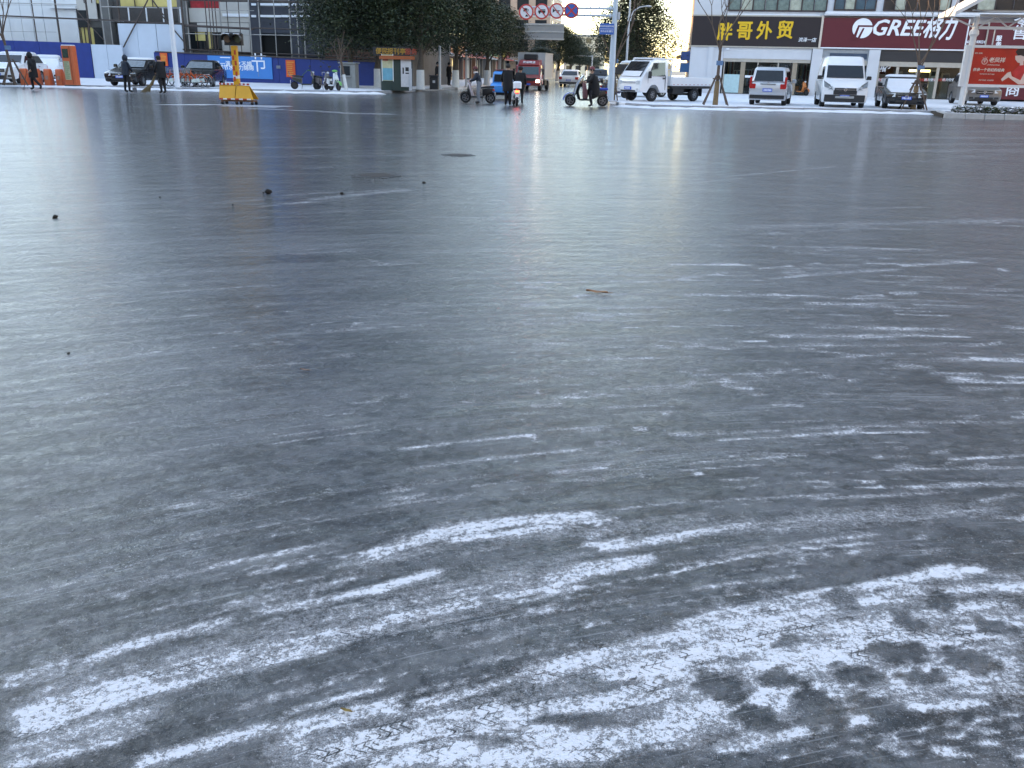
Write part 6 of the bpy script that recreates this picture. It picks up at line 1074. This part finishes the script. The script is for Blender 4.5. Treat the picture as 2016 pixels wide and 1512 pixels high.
# ================================================================ PEOPLE
SKIN = mat('skin',(.45,.28,.21),.6,var=.08); SHOE = mat('dark_shoe',(.02,.018,.018),.6); HAIR = mat('black_hair',(.012,.010,.010),.6)
def person(loc, rz, label, jacket, trousers, joints, coat_hem=.0, hood=None, hat=None, scale=1.0, bulk=1.0, trouser_top=.92, skin_head=True, scarf=None, hood_up=False):
    """joints in metres, local: x forward, y left, z up"""
    t = thing('person', loc, rz, label, 'person'); t.scale = (scale,)*3
    J = dict(pelvis=(0,0,.95),waist=(0,0,1.10),chest=(.0,0,1.33),neck=(.0,0,1.49),head=(.02,0,1.60),crown=(.02,0,1.70),
             lsh=(0,.19,1.42),lel=(-.02,.27,1.16),lwr=(.06,.27,.93),lha=(.09,.26,.84),rsh=(0,-.19,1.42),rel=(-.02,-.27,1.16),rwr=(.06,-.27,.93),rha=(.09,-.26,.84),
             lhip=(0,.10,.90),lkn=(.02,.11,.50),lan=(-.02,.11,.09),lto=(.15,.12,.04),rhip=(0,-.10,.90),rkn=(.02,-.11,.50),ran=(-.02,-.11,.09),rto=(.15,-.12,.04))
    J.update(joints); names = list(J); idx = {n:i for i,n in enumerate(names)}
    E = [('pelvis','waist'),('waist','chest'),('chest','neck'),('neck','head'),('head','crown'),('chest','lsh'),('lsh','lel'),('lel','lwr'),('lwr','lha'),('chest','rsh'),('rsh','rel'),('rel','rwr'),('rwr','rha'),('pelvis','lhip'),('lhip','lkn'),('lkn','lan'),('lan','lto'),('pelvis','rhip'),('rhip','rkn'),('rkn','ran'),('ran','rto')]
    RAD = dict(pelvis=(.17,.15),waist=(.165,.14),chest=(.19,.15),neck=(.065,.065),head=(.098,.105),crown=(.075,.08),lsh=(.088,.088),lel=(.068,.068),lwr=(.05,.05),lha=(.04,.026),lhip=(.105,.105),lkn=(.078,.078),lan=(.055,.055),lto=(.05,.04))
    me = bpy.data.meshes.new('body'); me.from_pydata([J[n] for n in names],[(idx[a],idx[b]) for a,b in E],[]); o = bpy.data.objects.new('body',me); COL.objects.link(o)
    md = o.modifiers.new('skin','SKIN'); md.use_smooth_shade = True; sd = o.modifiers.new('sub','SUBSURF'); sd.levels = 2; sd.render_levels = 2
    for n,i in idx.items():
        k = RAD.get(n) or RAD.get('l'+n[1:]); sv_ = me.skin_vertices[0].data[i]; sv_.radius = k; sv_.use_root = n == 'pelvis'
    dg = bpy.context.evaluated_depsgraph_get(); m2_ = bpy.data.meshes.new_from_object(o.evaluated_get(dg)); bpy.data.objects.remove(o)
    m2_.materials.clear()
    for m in (jacket,trousers,SKIN,SHOE): m2_.materials.append(m)
    segs = [(Vector(J[a]),Vector(J[b]),(a,b)) for a,b in E]
    for pg in m2_.polygons:
        c = pg.center; best = None
        for a,b,nm in segs:
            d = b-a; tt = max(0,min(1,(c-a).dot(d)/d.length_squared)); q = (c-a-d*tt).length
            if best is None or q < best[0]: best = (q,nm,tt)
        a,b = best[1]
        mi = 0
        if b in ('lkn','rkn','lhip','rhip','lan','ran'): mi = 1
        if b in ('lto','rto'): mi = 3
        if b in ('head','crown'): mi = 2
        if b in ('lha','rha'): mi = 2
        pg.material_index = mi; pg.use_smooth = True
    bo = bpy.data.objects.new('body',m2_); COL.objects.link(bo); bo.parent = t
    hd = Vector(J['head']); 
    hv = (Vector(J['crown'])-hd).normalized(); hc = hd+hv*.045
    # face, hair, hands
    part(t,'nose',SKIN,lambda b:b.ell((hc.x+.108,hc.y,hc.z-.03),(.022,.016,.022),6,4)); part(t,'eyes',HAIR,lambda b:[b.ell((hc.x+.092,hc.y+s*.035,hc.z+.0),(.014,.014,.009),6,4) for s in (1,-1)]); part(t,'mouth',mat('lip_colour',(.32,.12,.10),.6),lambda b:b.ell((hc.x+.094,hc.y,hc.z-.072),(.012,.028,.008),6,4)); part(t,'ears',SKIN,lambda b:[b.ell((hc.x-.0,hc.y+s*.104,hc.z-.015),(.022,.012,.032),6,4) for s in (1,-1)])
    if hood_up: part(t,'hood',jacket,lambda b:b.ell((hc.x-.035,hc.y,hc.z+.0),(.135,.145,.175),12,8),smooth=True)
    elif hat: part(t,'hat',hat,lambda b:b.ell((hc.x-.012,hc.y,hc.z+.02),(.125,.122,.135),12,6,z0=0.05),smooth=True); 
    if not hood_up: part(t,'hair',HAIR,lambda b:b.ell((hc.x-.022,hc.y,hc.z+.012),(.112,.112,.122),12,8,z0=-.55),smooth=True)
    for s in ('l','r'):
        w, h = Vector(J[s+'wr']), Vector(J[s+'ha']); d = (h-w).normalized(); sd_ = Vector((d.z,0,-d.x)) if abs(d.y)<.9 else Vector((1,0,0)); sd_ = sd_.normalized()
        part(t,'hand',SKIN,lambda b:([b.tube([h+sd_*(k-1.5)*.018,h+sd_*(k-1.5)*.019+d*.045,h+sd_*(k-1.5)*.017+d*(.07-.006*abs(k-1.4))+Vector((.012,0,-.012))],[.0095,.009,.0075],6) for k in range(4)],b.tube([w+d*.03+sd_*.03,w+d*.07+sd_*.055,w+d*.10+sd_*.05],[.012,.010,.008],6)))
    if coat_hem:
        pe, ch = Vector(J['pelvis']), Vector(J['chest'])
        def ring(c,rx,ry): return [(c.x+rx*math.cos(2*math.pi*k/16),c.y+ry*math.sin(2*math.pi*k/16),c.z) for k in range(16)]
        wa = Vector(J['waist']); hm = Vector((pe.x,pe.y,coat_hem))
        part(t,'coat',jacket,lambda b:b.loft([ring(ch+Vector((0,0,.06)),.17*bulk,.21*bulk),ring(ch-Vector((0,0,.05)),.19*bulk,.235*bulk),ring(wa,.185*bulk,.22*bulk),ring(pe,.20*bulk,.225*bulk),ring(hm,.215*bulk,.235*bulk)]),smooth=True)
    if scarf: part(t,'scarf',scarf,lambda b:b.ell((J['neck'][0]+.01,J['neck'][1],J['neck'][2]+.01),(.115,.125,.07),12,6),smooth=True)
    return t
BLKC = mat('black_coat_cloth',(.012,.012,.014),.85,var=.3,scale=8); NAVY = mat('navy_jacket_cloth',(.016,.024,.040),.75,var=.3,scale=8); DTR = mat('dark_trousers',(.018,.018,.022),.85,var=.3); GTR = mat('grey_trousers',(.20,.21,.23),.85)
# walker on the left, long coat, striding to the left with a stick
person(on(70,177,0),R(182),'person in a long black coat striding past the orange bike docks with a stick',BLKC,DTR,dict(neck=(.04,0,1.47),head=(.08,0,1.58),crown=(.11,0,1.68),lkn=(-.05,.10,.52),lan=(-.36,.11,.18),lto=(-.28,.12,.06),rkn=(.16,-.10,.50),ran=(.14,-.11,.09),rto=(.30,-.12,.04),rel=(.0,-.28,1.14),rwr=(.16,-.26,.98),rha=(.22,-.25,.92),lel=(-.14,.26,1.16),lwr=(-.06,.26,.95)),coat_hem=.58,hood_up=True)
p = on(70,177,0); t = thing('broom', p+Vector((-.52,-.12,0)), 0, 'thin stick reaching to the ice from the hand of the striding walker', 'stick'); part(t,'shaft',PROP,lambda b:b.tube([(.28,0,.92),(0,0,.02)],.014,6)); part(t,'tip',BLKP,lambda b:b.tube([(0,0,.0),(.012,0,.06)],.02,6))
person(on(252,182,0),R(60),'person in a hooded navy jacket standing with back turned before the black sedan',NAVY,DTR,dict(lel=(.16,.26,1.18),lwr=(.30,.12,1.08),lha=(.36,.06,1.06),rel=(.10,-.27,1.14),rwr=(.28,-.14,1.02),rha=(.34,-.08,1.0),lan=(-.02,.17,.09),lkn=(.02,.15,.50),ran=(-.02,-.17,.09),rkn=(.02,-.15,.50),lto=(.15,.19,.04),rto=(.15,-.19,.04),chest=(.03,0,1.33),head=(.07,0,1.60),crown=(.08,0,1.70)),hood_up=True,coat_hem=.84,scale=.97)
p = on(252,182,0); t = thing('shovel', p+Vector((.42,-.18,0)), R(20), 'dark long-handled shovel beside the person in the hooded navy jacket', 'shovel'); part(t,'shaft',PROP,lambda b:b.tube([(-.16,.1,.95),(0,0,.22)],.016,6)); part(t,'blade',mat('steel_blade',(.10,.10,.11),.5,metal=.5),lambda b:b.loft([[(-.10,-.01,.24),(.10,-.01,.24),(.10,.01,.24),(-.10,.01,.24)],[(-.09,-.06,.01),(.11,-.06,.01),(.11,-.05,.01),(-.09,-.05,.01)]]))
person(on(322,184,0),R(150),'person in black sweeping the gutter with a straw broom',BLKC,DTR,dict(chest=(.05,0,1.31),neck=(.08,0,1.46),head=(.13,0,1.56),crown=(.16,0,1.66),lel=(.14,.26,1.12),lwr=(.26,.16,.98),lha=(.30,.12,.94),rel=(.12,-.27,1.14),rwr=(.24,-.12,1.10),rha=(.28,-.06,1.08)),coat_hem=.72,hat=BLKC)
p = on(300,183.5,0); t = thing('straw_broom', p, R(170), 'long straw broom trailing from the hands of the black-clad sweeper', 'broom')
STR = mat('straw_bristles',(.26,.20,.11),.9,var=.5,scale=20)
r_ = random.Random(4)
part(t,'shaft',PROP,lambda b:b.tube([(-.52,0,1.15),(-.22,0,.78)],.017,6)); part(t,'bristles',STR,lambda b:[b.tube([(-.24+r_.gauss(0,.02),r_.gauss(0,.02),.80),(.0+r_.gauss(0,.04),r_.gauss(0,.06),.42),(.36+r_.gauss(0,.12),r_.gauss(0,.14),.02+abs(r_.gauss(0,.04)))],[.014,.016,.010],4) for _ in range(46)]); part(t,'binding',PROP,lambda b:b.tube([(-.25,0,.82),(-.18,0,.70)],.05,8))
# person astride the folding bike
person(on(941,204,0),R(176),'person with a dark jacket and pale scarf standing astride the folding bike',NAVY,GTR,dict(pelvis=(-.08,0,.86),waist=(-.04,0,1.0),chest=(.06,0,1.20),neck=(.10,0,1.35),head=(.14,0,1.45),crown=(.15,0,1.55),lsh=(.05,.19,1.28),rsh=(.05,-.19,1.28),lel=(.18,.27,1.06),rel=(.18,-.27,1.06),lwr=(.34,.26,1.0),lha=(.40,.25,1.0),rwr=(.34,-.26,1.0),rha=(.40,-.25,1.0),lhip=(-.06,.12,.82),rhip=(-.06,-.12,.82),lkn=(-.02,.22,.46),rkn=(.05,-.22,.46),lan=(-.10,.25,.09),ran=(-.0,-.25,.09),lto=(.06,.26,.04),rto=(.16,-.26,.04)),hat=mat('dark_red_hat',(.12,.03,.03),.8),scarf=mat('pale_scarf',(.55,.50,.48),.8),scale=.97)
t = thing('rain_apron', on(941,204,0)+Vector((-.42,-.02,0)), R(176), 'pale pink quilted apron hanging from the folding bike handlebar', 'apron'); part(t,'cloth',mat('pale_pink_quilt',(.55,.47,.50),.85,var=.2,scale=9),lambda b:b.loft([[(-.02,-.26,1.02),(-.02,.26,1.02),(.03,.26,1.03),(.03,-.26,1.03)],[(-.10,-.30,.72),(-.10,.30,.72),(-.05,.30,.72),(-.05,-.30,.72)],[(-.22,-.26,.34),(-.22,.26,.34),(-.17,.26,.33),(-.17,-.26,.33)]]),bevel=.015); part(t,'cuff',NAVY,lambda b:b.box(-.02,.05,-.30,.30,1.03,1.08))
# person standing beside the white electric bike, back to us
person(on(999,207.5,0),R(92),'person in black standing with back turned beside the white electric bike',BLKC,DTR,dict(rel=(.10,-.28,1.14),rwr=(.24,-.34,1.03),rha=(.30,-.36,1.02),lel=(.06,.27,1.14),lwr=(.20,.22,.98),lkn=(.02,.08,.50),lan=(-.02,.08,.09),lto=(.15,.09,.04)),coat_hem=.60,scale=.98)
person(on(1019,205,0)+Vector((.1,.35,0)),R(85),'person in black on the far side of the white electric bike',BLKC,DTR,dict(),coat_hem=.7,hat=BLKC,scale=.92)
# rider on the blue scooter
person(on(1158,210,0),R(187),'rider in a black coat and patterned hat astride the blue scooter',BLKC,DTR,dict(pelvis=(-.22,0,.86),waist=(-.20,0,1.02),chest=(-.14,0,1.24),neck=(-.12,0,1.40),head=(-.09,0,1.51),crown=(-.09,0,1.61),lsh=(-.14,.20,1.32),rsh=(-.14,-.20,1.32),lel=(.02,.28,1.10),rel=(.02,-.28,1.10),lwr=(.20,.30,1.04),rwr=(.20,-.30,1.04),lha=(.27,.30,1.04),rha=(.27,-.30,1.04),lhip=(-.18,.12,.82),rhip=(-.18,-.12,.82),lkn=(.0,.24,.50),rkn=(.05,-.2,.60),lan=(-.10,.27,.09),ran=(.05,-.16,.36),lto=(.06,.28,.04),rto=(.20,-.16,.33)),coat_hem=.50,hat=mat('patterned_hat',(.22,.06,.07),.8,var=.6,scale=30),scale=1.0,bulk=1.3)
t = thing('knee_blanket', on(1150,210,0)+Vector((.03,-.05,0)), R(187), 'dark red patterned blanket over the knees of the scooter rider', 'blanket'); part(t,'cloth',mat('dark_red_pattern',(.14,.06,.07),.85,var=.7,scale=24),lambda b:b.loft([[(.05,-.24,1.0),(.05,.24,1.0),(.12,.24,1.0),(.12,-.24,1.0)],[(-.02,-.28,.70),(-.02,.28,.70),(.10,.28,.70),(.10,-.28,.70)],[(-.06,-.26,.36),(-.06,.26,.36),(.08,.26,.35),(.08,-.26,.35)]]),bevel=.02); part(t,'hem',BLKC,lambda b:b.box(-.05,.07,-.27,.27,.32,.35))
# small figures on the left pavement
person(on(862,173),R(-20),'small figure in black walking by the litter bin on the left pavement',BLKC,DTR,dict(),coat_hem=.7,hat=BLKC,scale=.95)
person(on(884,169),R(40),'small figure in a dark coat standing by the left shop doors',BLKC,DTR,dict(),coat_hem=.7,hat=BLKC,scale=.95)
# ================================================================ ON THE ICE: manhole covers, clods, leaves
IRON = mat('cast_iron_cover',(.035,.033,.032),.55,var=.4,scale=20,bump=.5)
def manhole(px,py,r,label):
    p = G(px,py); t = thing('manhole_cover', (p.x,p.y,0), R(15), label, 'manhole cover')
    rr = random.Random(int(px)); N = 36; pr = [r*(1-.28*rr.random()**2) for _ in range(N)]
    part(t,'lid',IRON,lambda b:b.loft([[(pr[k]*math.cos(2*math.pi*k/N),pr[k]*math.sin(2*math.pi*k/N),z) for k in range(N)] for z in (0,.006)]))
    part(t,'rib',mat('worn_iron',(.10,.095,.09),.6),lambda b:[b.box(-h+rr.uniform(0,.1),h-rr.uniform(0,.1),y-.010,y+.010,.0062,.012) for y in [-.6*r+.13*r*k for k in range(10)] for h in [math.sqrt((r*.72)**2-y*y) if abs(y)<r*.68 else .05]])
manhole(740,345.5,.40,'cast iron manhole cover close to the dark clod of earth'); manhole(902,305.5,.33,'cast iron manhole cover farther out on the bright ice')
CLOD = mat('dark_earth_clod',(.035,.030,.026),.95,var=.4,scale=30,bump=.8)
r_ = random.Random(9)
CL = [(528,381,.055,'largest dark clod of frozen earth on the road'),(834,361,.028,'small dark clod below the manhole covers'),(673,383,.03,'dark clod beside a pale snow streak'),(109,429,.032,'grey stone on the bright ice at the road side'),(315,389,.015,'tiny dark crumb between the two stones'),(458,404,.013,'tiny dark crumb near the largest clod'),(135,697,.012,'black pebble alone on the pale ice'),(1022,226,.035,'dark crumb on the ice below the white electric bike'),(997,225,.03,'dark crumb on the ice below the man in black')]
for px,py,s,l in CL:
    s *= .78
    p = G(px,py); t = thing('clod', (p.x,p.y,0), r_.uniform(0,6), l, 'clod'); b = MB(); b.ell((0,0,s*.55),(s*1.2,s*.9,s*.7),10,7); b.v = [(x*(1+r_.uniform(-.18,.18)),y*(1+r_.uniform(-.18,.18)),max(0,z*(1+r_.uniform(-.2,.2)))) for x,y,z in b.v]; b.build('lump',CLOD,t,smooth=True)
    if s > .02: part(t,'crumb',CLOD,lambda b:b.ell((s*1.5,.01,s*.2),(s*.3,s*.25,s*.25),7,5))
for px,py,L,c,l in ((1175,577,.17,(.30,.13,.05),'curled orange brown leaf on the ice'),(600,731,.06,(.26,.15,.10),'small brown leaf fragment frozen in the ice'),(682,1404,.035,(.30,.20,.05),'yellow brown scrap lying on the snow streak')):
    p = G(px,py); t = thing('dead_leaf', (p.x,p.y,.004), R(-20), l, 'leaf'); m = mat('leaf_'+l[:6].strip().replace(' ','_'),c,.7,var=.4,scale=30); part(t,'blade',m,lambda b:b.loft([[(-L/2+L*k/6,-L*.16*math.sin(math.pi*(k+.3)/6.6),.006+.02*L*abs(k-3)),(-L/2+L*k/6,0,.004),(-L/2+L*k/6,L*.16*math.sin(math.pi*(k+.3)/6.6),.006+.025*L*abs(k-3))] for k in range(7)],closed=False,cap=False)); part(t,'stalk',m,lambda b:b.tube([(L/2,0,.006),(L*.7,L*.05,.01)],L*.015,4))
